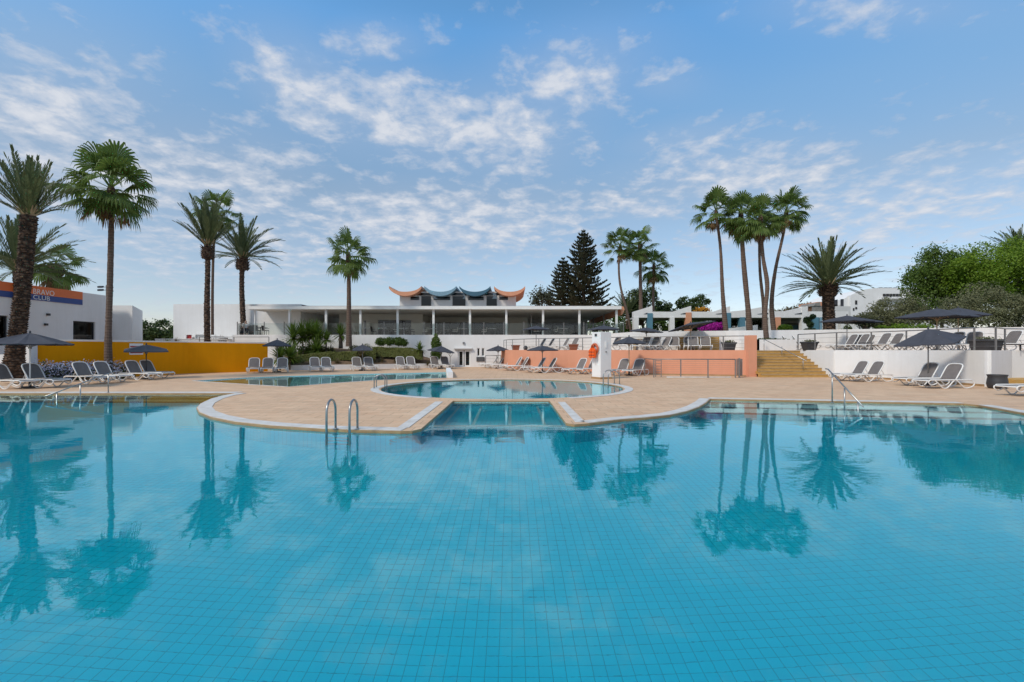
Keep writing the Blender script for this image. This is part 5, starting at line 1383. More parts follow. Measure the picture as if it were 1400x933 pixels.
# ---------------------------------------------------------------- palms
def trunk(name, path, radii, mat, root, ringy=.05, n=12, stubs=0, rng=None, stubL=.09, stub_from=0.0):
    pts = smooth_path3(path, 8); m_ = len(pts); mb = MB()
    # subdivide and ring
    P = []; Rr = []
    L = [0]
    for a, b in zip(pts, pts[1:]): L.append(L[-1]+(Vector(b)-Vector(a)).length)
    tot = L[-1]; nn = max(20, int(tot/.10))
    def rad(u):
        k = u*(len(radii)-1); i = min(int(k), len(radii)-2); return radii[i]+(radii[i+1]-radii[i])*(k-i)
    j = 0
    for k in range(nn+1):
        s = tot*k/nn
        while j < len(L)-2 and L[j+1] < s: j += 1
        t_ = (s-L[j])/max(1e-6, L[j+1]-L[j]); P.append(Vector(pts[j]).lerp(Vector(pts[j+1]), t_))
        Rr.append(rad(k/nn)*(1+ringy*(1 if k % 2 else -1)+(rng.uniform(-.04,.04) if rng else 0)))
    mb.tube(P, Rr, n)
    o = mb.build(name, mat, root, smooth=False, world=True)
    if stubs:
        sb = MB()
        for k in range(stubs):
            u = stub_from+(1-stub_from)*(k+.5)/stubs; i = min(nn-1, int(u*nn)); p = P[i]; r_ = rad(u)
            for q in range(1):
                an = k*2.39996; d = Vector((math.cos(an), math.sin(an), 0)); s_ = Vector((-d.y, d.x, 0)); c = p+d*r_*.86
                w_ = r_*.34; l_ = stubL*rng.uniform(.7,1.3)
                tip = c+d*l_+Vector((0,0,l_*.9))
                sb.add([c-s_*w_+Vector((0,0,-.05)), c+s_*w_+Vector((0,0,-.05)), c+s_*w_*.5+Vector((0,0,.10)), c-s_*w_*.5+Vector((0,0,.10)), tip-s_*w_*.4, tip+s_*w_*.4],
                       [(0,1,5,4),(1,2,5),(2,3,4,5),(3,0,4)])
        sb.build('leaf_base', M['bark_date'], o, world=True)
    return o, P[-1]
def fan_frond(mb, c, d, R_, rng, droop=.5, nseg=19, narrow=1.0):
    # long petiole, then a costapalmate fan arching over, with hanging thread-like tips
    pl = R_*rng.uniform(.42,.70); side = d.cross(Vector((0,0,1)))
    if side.length < .05: side = Vector((math.cos(rng.uniform(0,6)), math.sin(rng.uniform(0,6)), 0))
    side.normalize(); up = side.cross(d).normalized()
    hub = c + d*pl + Vector((0,0,-.10*pl)); w_ = .018*R_
    mb.add([c-side*w_, c+side*w_, hub+side*w_*.6, hub-side*w_*.6], [(0,1,2,3)])
    BL = R_*rng.uniform(.38,.56); roll = rng.uniform(-.45,.45)
    dd = (d+Vector((0,0,-.35*droop))).normalized()
    s2 = (side*math.cos(roll)+up*math.sin(roll)); s2 = (s2-dd*s2.dot(dd)).normalized(); u2 = s2.cross(dd).normalized()
    tot = math.radians(200)*narrow
    for k in range(nseg):
        a_ = (k/(nseg-1)-.5)*tot
        dr_ = (dd*math.cos(a_)+s2*math.sin(a_)+u2*(.10-.30*abs(math.sin(a_)))).normalized()
        l = BL*(1-.30*abs(math.sin(a_/2))**1.5)*rng.uniform(.88,1.08)
        m1 = hub+dr_*l*.62+Vector((0,0,-droop*l*.10)); t2 = (dr_*.9+Vector((0,0,-droop*rng.uniform(.6,1.3)))).normalized()
        m2 = m1+t2*l*.22; t3 = (dr_*.35+Vector((0,0,-droop*rng.uniform(1.0,2.4)-.2))).normalized(); tip = m2+t3*l*rng.uniform(.12,.34)
        ww_ = l*.62*math.tan(tot/nseg/2)*1.05; sw = dr_.cross(u2).normalized(); fold = u2*ww_*.5
        mb.add([hub, m1-sw*ww_, m1+fold, m1+sw*ww_, m2-sw*ww_*.55, m2+sw*ww_*.55, tip], [(0,1,2),(0,2,3),(1,4,5,2),(2,5,3),(4,6,5)])
def fan_palm(label, trunk_px, radii, R_, nf, seed, grp=None, elev=(-35,85), dead=6, zbase=None, fruit=False):
    rng = random.Random(seed); nf = int(nf*.70); radii = [r*.67 for r in radii]; R_ *= rng.uniform(.93,1.03); dm = rng.uniform(.75,1.25)
    path = [tuple(W(x,y,D)) for x,y,D in trunk_px]
    t = thing('fan_palm', label, 'palm tree', path[0], 0, grp)
    o, top = trunk('trunk', path, radii, M['bark_fan'], t, .014, 11, 0, rng)
    mb = MB(); top = Vector(path[-1])
    for i in range(nf):
        u = (i+.5)/nf; e_ = math.radians(elev[1]+(elev[0]-elev[1])*(u**.8)+rng.uniform(-14,14)); az_ = i*2.39996+rng.uniform(-.5,.5)
        d = Vector((math.cos(az_)*math.cos(e_), math.sin(az_)*math.cos(e_), math.sin(e_)))
        fan_frond(mb, top+Vector((0,0,.10*R_*(1-u))), d, R_*rng.uniform(.78,1.12), rng, (.25+.75*u)*dm)
    mb.build('crown', M['palm_green'], t, world=True)
    if dead:
        mb = MB()
        for i in range(dead):
            e_ = math.radians(rng.uniform(-80,-45)); az_ = rng.uniform(0,6.28)
            d = Vector((math.cos(az_)*math.cos(e_), math.sin(az_)*math.cos(e_), math.sin(e_)))
            fan_frond(mb, top+Vector((0,0,-.05*R_)), d, R_*rng.uniform(.5,.75), rng, .9, 11, .6)
        mb.build('dead_fronds', M['palm_dead'], t, world=True)
    mb = MB(); mb.lathe([(radii[-1]*1.0,-.28*R_),(radii[-1]*1.6,-.12*R_),(radii[-1]*1.5,.05*R_),(radii[-1]*.6,.18*R_)], tuple(top), 10); mb.build('crown_shaft', M['bark_date'], t, world=True)
    return t
def date_frond(mb, c, d, L, rng, bend, nl=34, lw=.020, ll=.155):
    d = d.normalized(); p = Vector(c); seg = 9; pts = [p.copy()]; ds = [d.copy()]
    for k in range(seg):
        p = p+d*(L/seg); d = (d+Vector((0,0,-bend*(.3+k/seg)/seg))).normalized(); pts.append(p.copy()); ds.append(d.copy())
    side0 = ds[0].cross(Vector((0,0,1)))
    if side0.length < .05: side0 = Vector((1,0,0))
    side0.normalize()
    w_ = .018*L
    vs = []
    for k in range(seg+1):
        ww_ = w_*(1-k/seg*.85); vs += [pts[k]-side0*ww_, pts[k]+side0*ww_]
    mb.add(vs, [(2*k,2*k+1,2*k+3,2*k+2) for k in range(seg)])
    for k in range(nl):
        u = .16+.84*(k+.5)/nl; q = u*seg; i = min(int(q), seg-1); pp = pts[i].lerp(pts[i+1], q-i); dd = ds[i]
        nrm = side0.cross(dd).normalized()
        l = ll*L*(.35+.65*math.sin(PI*min(1,(u-.05)*1.0)**.8))*rng.uniform(.85,1.1)
        for s in (-1, 1):
            v = (dd*.95+side0*s*.55+nrm*(.34+rng.uniform(-.12,.12))).normalized()
            if u > .9: v = (dd*1.3+side0*s*.3).normalized()
            tip = pp+v*l+Vector((0,0,-.10*l)); mid = pp+v*l*.45; hw = v.cross(nrm).normalized()*lw*L*.5
            mb.add([pp, mid-hw, tip, mid+hw], [(0,1,2,3)])
def date_palm(label, trunk_px, radii, L, nf, seed, elev=(5,85), bend=(.5,1.1), grp=None, stubs=60, knob=None, low=0, stub_from=0.0, spread=1.0):
    rng = random.Random(seed)
    path = [tuple(W(x,y,D)) for x,y,D in trunk_px]
    t = thing('date_palm', label, 'palm tree', path[0], 0, grp)
    radii = [r*.74 for r in radii]; o, top = trunk('trunk', path, radii, M['bark_date'], t, .02, 12, int(stubs*2.2), rng, .05+radii[0]*.09, stub_from)
    top = Vector(path[-1])
    if knob:
        kb = MB(); h, r_ = knob; kb.lathe([(radii[-1]*.9,-h),(r_*.95,-h*.85),(r_,-h*.5),(r_*.85,-h*.2),(radii[-1],.05)], tuple(top), 12); ko = kb.build('old_leaf_bases', M['bark_date'], t, world=True)
        sb = MB()
        for k in range(70):
            an = k*2.39996; z = -h+h*k/70; d = Vector((math.cos(an),math.sin(an),0)); s_ = Vector((-d.y,d.x,0)); c = top+Vector((0,0,z))+d*r_*.8
            tip = c+d*r_*.45+Vector((0,0,r_*.5)); w_ = r_*.2
            sb.add([c-s_*w_,c+s_*w_,tip+s_*w_*.5,tip-s_*w_*.5,c+Vector((0,0,.08))],[(0,1,2,3),(1,4,2),(4,0,3),(2,4,3)])
        sb.build('stub', M['bark_date'], ko, world=True)
    mb = MB()
    for i in range(nf):
        u = (i+.5)/nf; e_ = math.radians(elev[1]+(elev[0]-elev[1])*(u**.9)+rng.uniform(-4,4)); az_ = i*2.39996+rng.uniform(-.2,.2)
        d = Vector((math.cos(az_)*math.cos(e_), math.sin(az_)*math.cos(e_), math.sin(e_)))
        c = top+Vector((d.x,d.y,0))*radii[-1]*.6
        date_frond(mb, c, d, L*rng.uniform(.85,1.08)*(.8+.2*math.sin(PI*min(1,u+.2))), rng, rng.uniform(*bend))
    mb.build('crown', M['palm_date'], t, world=True)
    mb = MB()
    for i in range(22):
        an = i*2.39996; e_ = math.radians(60+rng.uniform(-15,15)); d = Vector((math.cos(an)*math.cos(e_), math.sin(an)*math.cos(e_), math.sin(e_)))
        c = top+Vector((math.cos(an),math.sin(an),0))*radii[-1]*.5; mb.tube([c, c+d*L*.2], [.05*radii[-1]/.2,.02], 5)
    mb.build('frond_stalks', M['wood'], t, world=True)
    return t
date_palm('huge date palm with thick scaly trunk at the left edge of the photo', [(17,520,21.0),(22,470,21.0),(31,400,21.2),(37,330,21.3),(40,296,21.4)], [.52,.38,.34,.33,.37], 2.8, 42, 11, (28,88), (.25,.75), None, 420)
date_palm('second date palm half hidden behind the thick scaly trunk at far left', [(30,470,29),(27,430,29),(25,372,29)], [.36,.34,.34], 4.0, 44, 12, (0,80), (.5,1.1), None, 60)
fan_palm('tallest fan palm rising in front of the yellow wall at left', [(149,512,24.5),(148,470,24.5),(150,400,24.6),(152,320,24.7),(152,262,24.8)], [.30,.21,.20,.19,.17], 2.55, 54, 21, None, (-42,88), 9)
date_palm('slim date palm with upswept fronds in front of the white hall', [(283.5,471,37),(283,420,37),(284,370,37),(284,338,37)], [.29,.28,.24,.25], 3.7, 42, 13, (38,88), (.25,.75), None, 50, (1.0,.42))
fan_palm('thin grey fan palm trunk standing just behind the upswept date palm', [(290.5,458,40),(290.5,400,40),(292,340,40),(296,292,40)], [.17,.16,.15,.14], 2.1, 40, 22, None, (-40,80), 6)
date_palm('date palm with a scaly knob behind the restaurant terrace left end', [(334,460,42.0+1.6),(332,430,43.4),(330.5,390,43.3),(331.5,354,43.3)], [.33,.30,.27,.27], 3.9, 44, 14, (2,86), (.6,1.25), None, 50, (1.1,.52))
fan_palm('fan palm standing in the planted bed in front of the restaurant', [(477,474,38.0),(477,440,38.0),(477,400,38.0),(476.5,352,38.0)], [.37,.27,.24,.20], 2.15, 48, 23, None, (-38,86), 5)
# background fan palm over the club building
fan_palm('stubby fan palm with shaggy trunk behind the orange sign roof', [(74,420,40),(74,395,40),(75,368,40)], [.70,.75,.62], 2.5, 40, 24, None, (-30,60), 14)
GR = 'fan palms right of the restaurant'
fan_palm('slender curved fan palm beside the right end of the restaurant canopy', [(863,455,47),(858,430,47),(848,390,47),(846,360,47),(848,338,47)], [.22,.18,.16,.15,.15], 2.0, 44, 31, GR)
fan_palm('thicker straight fan palm in the middle of the three right of the restaurant', [(876,445,48),(876,410,48),(875.5,380,48),(875,336,48)], [.34,.27,.24,.22], 2.2, 48, 32, GR, (-50,86), 8)
fan_palm('shorter rightmost fan palm of the three right of the restaurant', [(893,440,50),(893,410,50),(894,365,50)], [.25,.20,.18], 2.2, 42, 33, GR, (-60,80), 9)
G5 = 'cluster of tall fan palms above the upper white wall'
fan_palm('leftmost tall slim fan palm of the cluster above the pink pier', [(992.5,454,34),(988,400,34),(985,340,34),(979,292,34)], [.28,.20,.15,.13], 1.75, 46, 41, G5)
fan_palm('thick fan palm with a kink low in the trunk, second of the cluster', [(1025,454,34),(1023,425,34),(1021,405,34),(1016,350,34),(1013,295,34)], [.33,.25,.26,.21,.17], 1.95, 52, 42, G5, (-50,86), 8)
fan_palm('thin fan palm trunk tucked behind the one in the planting bed', [(1044,454,35.5),(1044,420,35.5),(1039,370,35.5),(1038,312,35.5)], [.20,.17,.14,.13], 1.6, 38, 43, G5)
fan_palm('fan palm growing from the white planting bed at the top of the steps', [(1048,465,31.0),(1046,430,31.0),(1049,390,31.0),(1043,350,31.0),(1040,300,31.0)], [.26,.19,.20,.15,.14], 1.75, 52, 44, G5, (-50,86), 8)
fan_palm('rightmost fan palm of the cluster with a trunk leaning right', [(1058,454,34),(1055,415,34),(1060,370,34),(1071,320,34),(1075,292,34)], [.26,.22,.17,.14,.14], 1.9, 50, 45, G5, (-45,86), 7)
date_palm('broad date palm with a thick rough trunk right of the palm cluster', [(1134,456,32.6),(1133,430,32.6),(1132,410,32.6),(1132,392,32.6)], [.48,.47,.46,.38], 3.45, 60, 15, (-8,88), (.45,1.15), None, 260, (.7,.55))
date_palm('date palm fronds showing above the bright green trees at far right', [(1392,440,52),(1392,380,52),(1394,352,52)], [.35,.33,.33], 4.0, 36, 16, (5,85), (.4,.9), None, 20)
date_palm('small date palm among the trees behind the right end of the restaurant', [(858,450,54),(858,430,54)], [.3,.3], 3.2, 30, 17, (0,80), (.5,1.1), None, 10)

# ---------------------------------------------------------------- Norfolk pines
def norfolk(label, px_, D_, ytop, ybase, rb, seed, nw, zb=1.0):
    rng = random.Random(seed); x = XD(px_,D_); H = EZ-(ytop-HY)/F*D_
    t = thing('norfolk_pine', label, 'pine tree', (x,D_,zb), 0, 'norfolk pines behind the restaurant')
    mb = MB(); mb.tube([(x,D_,zb),(x,D_,H*.6),(x,D_,H-.1)], [.32,.2,.03], 8); mb.build('trunk', M['bark'], t, world=True)
    mb = MB(); z0 = EZ-(ybase-HY)/F*D_
    br = MB()
    for k in range(nw):
        u = k/(nw-1); z = z0+(H-.3-z0)*u; L = rb*(1-u)**.66+.15; nb = 7
        a0 = rng.uniform(0,6.28)
        for b in range(nb):
            if rng.random() < .08: continue
            an = a0+2*PI*b/nb+rng.uniform(-.15,.15); l = L*rng.uniform(.78,1.08); d = Vector((math.cos(an),math.sin(an),0)); s_ = Vector((-d.y,d.x,0))
            pts = [Vector((x,D_,z))+d*l*q+Vector((0,0,l*(-.10*math.sin(PI*q)+.16*q*q))) for q in (0,.35,.7,1)]
            br.tube(pts, [.04,.03,.02,.01], 4)
            m_ = int(25*l)
            for j in range(m_):
                q = .18+.82*(j/m_); i = min(2,int(q*3)); p = pts[i].lerp(pts[i+1], q*3-i)
                wdt = (.18+.5*math.sin(PI*min(1,q*.9+.1)))*.55*min(1,l/2)
                off = s_*rng.uniform(-wdt,wdt); p = p+off+Vector((0,0,rng.uniform(-.03,.05)))
                v = (d*.5+s_*(.6 if off.dot(s_) > 0 else -.6)+Vector((0,0,rng.uniform(.5,1.3)))).normalized(); ll_ = rng.uniform(.24,.42); hw = v.cross(d).normalized()*.055
                mb.add([p-hw*.6,p+v*ll_*.5-hw,p+v*ll_,p+v*ll_*.5+hw,p+hw*.6], [(0,1,2,3,4)])
                hw2 = v.cross(hw).normalized()*.055
                mb.add([p-hw2*.6,p+v*ll_*.5-hw2,p+v*ll_,p+v*ll_*.5+hw2,p+hw2*.6], [(0,1,2,3,4)])
    br.build('branches', M['bark'], t, world=True); mb.build('crown', M['pine'], t, world=True)
norfolk('tall dark conical pine with layered branches behind the restaurant', 798, 60, 314.5, 424, 3.6, 51, 24)
norfolk('smaller dark conical pine at the left foot of the tall layered pine', 770, 61, 352, 424, 2.5, 52, 15)

# ---------------------------------------------------------------- broadleaf trees and shrubs
def tree(label, blobs_px, D_, n, size, mat, seed, name='tree', cat='tree', zb=None, stem=True, grp=None, surf=.45, depth=.8, bmp=.2, tr=.12, mats=None, clumps=0):
    # blobs: (px x, px y, px rx, px ry)
    rng = random.Random(seed); s_ = D_/F
    bl = []
    for (x,y,rx,ry) in blobs_px:
        c = W(x,y,D_+rng.uniform(-.5,.5)*rx*s_); bl.append((c.x,c.y,c.z,rx*s_,max(rx*s_*depth,.2),ry*s_))
    cx = sum(b[0] for b in bl)/len(bl); zb = min(b[2]-b[5] for b in bl) if zb is None else zb
    t = thing(name, label, cat, (cx,D_,zb), 0, grp)
    sub_ = []
    for (cx_,cy_,cz_,rx_,ry_,rz_) in bl:
        for _ in range(clumps):
            th_ = rng.uniform(0,2*PI); q_ = rng.uniform(-.7,1); sq_ = math.sqrt(1-q_*q_); k_ = rng.uniform(.26,.46)
            sub_.append((cx_+math.cos(th_)*sq_*rx_*.78, cy_+math.sin(th_)*sq_*ry_*.78, cz_+q_*rz_*.78, rx_*k_, max(ry_*k_,rx_*k_*.8), min(rx_,rz_*1.2)*k_*.85))
    mb = MB(); foliage(mb, bl, int(n*(.45 if clumps else 1)), size, rng, surf, bump_=bmp)
    if clumps: foliage(mb, sub_, int(n*.75), size, rng, .35, bump_=.12)
    mb.build('crown' if cat == 'tree' else 'foliage', M[mat], t, world=True)
    if stem:
        mb = MB(); zc = sum(b[2] for b in bl)/len(bl)
        mb.tube([(cx,D_,zb-.3),(cx+.1,D_,(zb+zc)/2),(cx,D_,zc)], [tr*1.3,tr,tr*.6], 8)
        for b in bl:
            mb.tube([(cx,D_,(zb+zc)/2),((cx+b[0])/2,(D_+b[1])/2,(zc+b[2])/2),(b[0],b[1],b[2]+b[5]*.4)], [tr*.6,tr*.4,tr*.12], 6)
        mb.build('trunk' if cat == 'tree' else 'stem', M['bark'], t, world=True)
    return t
tree('dark green round tree between the left building and the white hall, left crown', [(196,462,20,24),(184,466,14,22)], 50, 3600, .26, 'leaf_dark', 61, zb=0, clumps=10)
tree('dark green round tree between the left building and the white hall, right crown', [(222,458,22,22),(238,466,16,22),(210,470,16,14)], 51, 4200, .26, 'leaf_dark', 62, zb=0, clumps=10)
tree('wide green tree seen through the left side of the restaurant canopy', [(425,452,22,20),(450,456,24,18),(478,455,22,18)], 66, 4200, .3, 'leaf_mid', 63, zb=.5, clumps=8)
tree('sparse dark twiggy tree top behind the roof between pavilion and pines', [(740,405,16,13),(733,412,10,8),(750,410,10,9)], 58, 1500, .26, 'pine', 64, zb=1, surf=.8)
tree('bright green shrubbery seen under the right end of the canopy', [(815,448,20,12),(840,444,18,15),(862,450,14,10)], 64, 4200, .26, 'leaf_bright', 65, 'shrub', 'shrub', zb=1.5, clumps=8)
tree('rounded mid green tree behind the three fan palms right of the restaurant', [(868,412,15,17),(885,405,14,16),(862,425,16,14),(882,425,18,16),(900,434,12,10)], 56, 7000, .24, 'leaf_dark', 66, zb=1.5, clumps=10)
tree('low dark tree above the first gable of the colonnade', [(905,421,13,9),(897,427,12,7),(917,427,12,5)], 58, 2600, .24, 'leaf_dark', 67, zb=1.5, clumps=6)
tree('umbrella shaped tree with two lobes above the second gable', [(938,415,13,9),(958,413,11,10),(948,422,18,7)], 60, 3600, .24, 'leaf_dark', 68, zb=1.5, clumps=8)
tree('orange flowering crown behind the umbrella shaped tree', [(961,424,11,4)], 57, 600, .2, 'leaf_orange', 69, zb=2)
tree('green garden trees filling the gap below the left colonnade beam', [(900,446,16,10),(925,447,16,10),(955,446,20,10),(985,445,16,9)], 50, 5200, .22, 'leaf_mid', 70, zb=UZ-.2, surf=.5, clumps=8)
tree('reddish green tree crown above the last colonnade gable', [(1082,426,16,6),(1103,421,14,7),(1060,428,10,4)], 72, 2200, .3, 'leaf_red', 71, zb=2)
tree('dark olive tree seen through the colonnade between teal piers', [(1003,441,11,7),(1040,443,9,5)], 47.5, 1200, .18, 'leaf_dark', 72, zb=UZ)
tree('round clipped bright green bush in front of the white bungalow', [(1073,450,9.5,6)], 38, 1600, .13, 'leaf_bright', 73, 'shrub', 'shrub', zb=UZ, stem=False, surf=.25, bmp=.04)
tree('small cloud pruned tree in front of the colonnade pier', [(1103,438,5,5),(1111,433,4,3.5),(1108,444,4.5,4)], 38, 1300, .12, 'leaf_dark', 74, zb=UZ, surf=.3, bmp=.05, tr=.05)
tree('low dark green cushion below the cloud pruned tree', [(1107,452,8,3.5)], 38, 700, .12, 'leaf_dark', 75, 'shrub', 'shrub', zb=UZ, stem=False, surf=.3, bmp=.05)
tree('small green bush on the upper wall behind the paired terrace parasols', [(1159,449,5,5)], 33, 400, .10, 'leaf_mid', 76, 'shrub', 'shrub', zb=UZ, stem=False)
# right: bright trees
tree('bright green feathery tree at right, left one with dark hollow', [(1280,368,30,30),(1262,385,26,26),(1300,395,34,32),(1275,410,28,26),(1312,360,22,20)], 44, 22000, .19, 'leaf_mid', 81, zb=2, surf=.5, clumps=14)
tree('broad bright yellow green tree filling the right edge', [(1350,365,40,30),(1395,360,40,32),(1335,395,38,28),(1380,395,44,30),(1318,378,26,24),(1420,380,40,36)], 42, 30000, .19, 'leaf_bright', 82, zb=2, surf=.5, clumps=14)
tree('olive grey bush left of the bright trees above the upper wall', [(1216,428,24,22),(1245,420,20,22),(1200,436,20,14),(1232,440,34,14)], 36, 11000, .13, 'leaf_olive', 83, 'bush', 'bush', zb=UZ, surf=.5, clumps=10)
tree('second olive grey bush in the middle below the bright trees', [(1320,422,32,26),(1345,412,30,24),(1300,436,26,16),(1350,438,36,16)], 35, 13000, .13, 'leaf_olive', 84, 'bush', 'bush', zb=UZ, surf=.5, clumps=10)
tree('third olive bush cut by the right edge of the photo', [(1398,425,26,26),(1390,442,30,14)], 34.5, 6000, .13, 'leaf_olive', 85, 'bush', 'bush', zb=UZ, surf=.5, clumps=10)
tree('small olive bush left end of the row beside the hotel wall', [(1186,440,16,12),(1176,436,8,8)], 37, 3000, .12, 'leaf_olive', 86, 'bush', 'bush', zb=UZ, surf=.5, clumps=6)
tree('bright green low shrub strip at the foot of the olive bushes', [(1232,447,14,4),(1262,447,12,4),(1205,448,10,3)], 31.5, 1400, .11, 'leaf_bright', 87, 'shrub', 'shrub', zb=UZ, stem=False)
# bougainvillea
t = tree('magenta bougainvillea spilling over the wall beside the tilted parasol', [(975,449,12,8),(964,451,8,6),(984,447,7,6)], 34.4, 2600, .12, 'petal_magenta', 91, 'bougainvillea', 'shrub', zb=UZ, stem=False, surf=.3)
mb = MB(); foliage(mb, [(XD(970,34.6),34.6,EZ-(453-HY)/F*34.6,.8,.5,.3)], 500, .12, random.Random(5)); mb.build('leaves', M['leaf_mid'], t, world=True)
# plumbago bush at left (blue flowers)
t = thing('plumbago_bush', 'long low bush with pale blue flowers below the yellow wall at left', 'bush', (XD(100,22.3),22.3,0))
mb = MB(); R3 = random.Random(9); bl = []
for k in range(15):
    x_ = 44+k*8.9; D_ = 22.0+.2*k*.9; c = W(x_,507,D_); bl.append((c.x,D_+.2,.36,.48,.55,.46+.08*math.sin(k*1.7)))
foliage(mb, bl, 8000, .085, R3, .4); mb.build('foliage', M['plumbago'], t, world=True)
mb = MB(); bl2 = [(a,b-.15,c+.12,d*1.0,e*.95,f*.92) for a,b,c,d,e,f in bl]; foliage(mb, bl2, 3600, .10, R3, .10, elong=1.3); mb.build('flowers', M['petal_blue'], t, world=True)
# ---------------------------------------------------------------- planted bed in front of the restaurant
bed = [v2(G(393,507.2)),v2(G(430,506.2)),v2(G(489,504.8)),v2(G(549,503.6)),v2(G(587,503.0))]
bw = [(XD(389,34.2),34.2),(XD(430,35.0),35.0),(XD(489,36.2),36.2),(XD(549,37.8),37.8),(XD(590,38.8),38.8)]
t = thing('bed_wall', 'low white kerb wall along the front of the planted bed', 'wall', (bw[2][0],bw[2][1],0))
mb = MB(); polywall(mb, bw, 0.0, .36, .2); mb.build('kerb', M['white_wall'], t, world=True)
mb = MB(); nx, ny = 30, 12; vs = []
for i in range(nx+1):
    for j in range(ny+1):
        u = i/nx; k = u*(len(bw)-1); q = min(int(k),len(bw)-2); fx = bw[q][0]+(bw[q+1][0]-bw[q][0])*(k-q); fy = bw[q][1]+(bw[q+1][1]-bw[q][1])*(k-q)
        v = j/ny; y_ = fy+.15+(40.9-fy-.15)*v; x_ = fx*(y_/fy)
        z_ = .33+1.25*(v**.8)*math.sin(PI*min(1,max(0,.12+u*.86)))**.5+.05*math.sin(i*1.3+j*2.1); vs.append((x_,y_,z_))
mb.add(vs, [(i*(ny+1)+j,(i+1)*(ny+1)+j,(i+1)*(ny+1)+j+1,i*(ny+1)+j+1) for i in range(nx) for j in range(ny)])
struct(mb.build('planted_mound', [M['soil']], None, smooth=True))
def hedge(label, path_px, hgt, wid, n, seed, mat='hedge', size=.10, rnd_=.05):
    rng = random.Random(seed); P = [W(x,y,D) for x,y,D in path_px]   # top-line points
    t = thing('hedge', label, 'hedge', tuple(P[0]-Vector((0,0,hgt))))
    mb = MB(); L = [ (b-a).length for a,b in zip(P,P[1:])]; tot = sum(L)
    for _ in range(n):
        s = rng.uniform(0,tot); i = 0
        while s > L[i] and i < len(L)-1: s -= L[i]; i += 1
        c = P[i].lerp(P[i+1], s/L[i]); d = (P[i+1]-P[i]).normalized(); s_ = Vector((-d.y,d.x,0)).normalized()
        wob = 1+rnd_*math.sin(c.x*2.1)+rnd_*.6*math.sin(c.x*5.3+1)
        face = rng.random()
        if face < .45: p = c+s_*rng.uniform(-wid,wid)*.5+Vector((0,0,(wob-1)*hgt+rng.uniform(-.06,.03))); nr = Vector((0,0,1))
        elif face < .85: p = c-s_*(wid*.5*wob)*(1 if s_.y > 0 else -1)+Vector((0,0,-rng.random()*hgt)); nr = Vector((0,-1,.3))
        else: p = c+s_*rng.uniform(-wid,wid)*.45+Vector((0,0,-rng.random()*hgt)); nr = Vector((rng.uniform(-1,1),-.3,.3))
        nr = (nr+Vector((rng.uniform(-1,1),rng.uniform(-1,1),rng.uniform(-1,1)))*.8).normalized()
        a_ = nr.cross(Vector((rng.uniform(-1,1),rng.uniform(-1,1),rng.uniform(-1,1)))).normalized(); b_ = nr.cross(a_); sz = size*rng.uniform(.6,1.3)
        mb.add([p-a_*sz*.6,p+b_*sz*.35,p+a_*sz*.6,p-b_*sz*.35],[(0,1,2,3)])
    mb.build('foliage', M[mat], t, world=True)
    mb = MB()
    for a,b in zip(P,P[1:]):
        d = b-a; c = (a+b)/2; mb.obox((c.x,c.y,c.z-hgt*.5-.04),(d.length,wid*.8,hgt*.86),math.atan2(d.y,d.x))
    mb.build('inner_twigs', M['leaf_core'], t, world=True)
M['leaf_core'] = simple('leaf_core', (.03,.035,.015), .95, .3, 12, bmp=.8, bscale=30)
hedge('long low clipped hedge in the left and middle of the planted bed', [(401,487,36.2),(430,483.5,36.6),(460,482,37.0),(490,480.5,37.2),(513,480,37.6)], .62, .9, 8000, 101)
hedge('higher clipped hedge in the right of the planted bed', [(510,475.5,38.4),(530,475.5,38.6),(555,476.5,38.8),(578,480,38.9)], .72, .9, 6500, 102)
tree('clipped dark green shrub row above the higher hedge against the white wall', [(521,467.5,8,6),(533,467,8,6),(545,467,9,6),(552,469,6,5)], 39.9, 3600, .12, 'leaf_mid', 103, 'shrub', 'shrub', zb=1.1, stem=False, surf=.3, bmp=.06)
tree('rounded light green shrub under the leaning cabbage palms at the bed left', [(412,480,11,7),(424,478,10,8)], 38.6, 1500, .13, 'leaf_mid', 104, 'shrub', 'shrub', zb=.9, stem=False, surf=.35)
tree('rounded light green shrub between the cabbage palms and the fan palm', [(441,479,9,6),(451,480,7,5)], 38.8, 1100, .12, 'hedge', 105, 'shrub', 'shrub', zb=1.0, stem=False, surf=.35)
tree('small olive mound of leaves in front of the bed fan palm base', [(485,476,9,4),(500,475,8,4)], 38.4, 900, .11, 'leaf_olive', 106, 'shrub', 'shrub', zb=1.1, stem=False, surf=.35)
tree('low green mound at the left foot of the long clipped hedge', [(402,497,7,5),(411,497,5,4)], 35.6, 800, .11, 'leaf_mid', 107, 'shrub', 'shrub', zb=.35, stem=False, surf=.35)
# clipped cone
t = thing('conical_shrub', 'tall narrow clipped green shrub beside the white glazed door', 'shrub', (XD(596,39.4),39.4,0))
mb = MB(); bl = []
for k in range(7):
    y_ = 488-k*4.6; r_ = [7.5,7.2,6.6,6.4,7.0,5.6,3.0][k]; c = W(596,y_,39.4); s_ = 39.4/F; bl.append((c.x,c.y,c.z,r_*s_,r_*s_,4.2*s_))
foliage(mb, bl, 5200, .10, random.Random(4), .25, bump_=.05); mb.build('foliage', M['leaf_mid'], t, world=True)
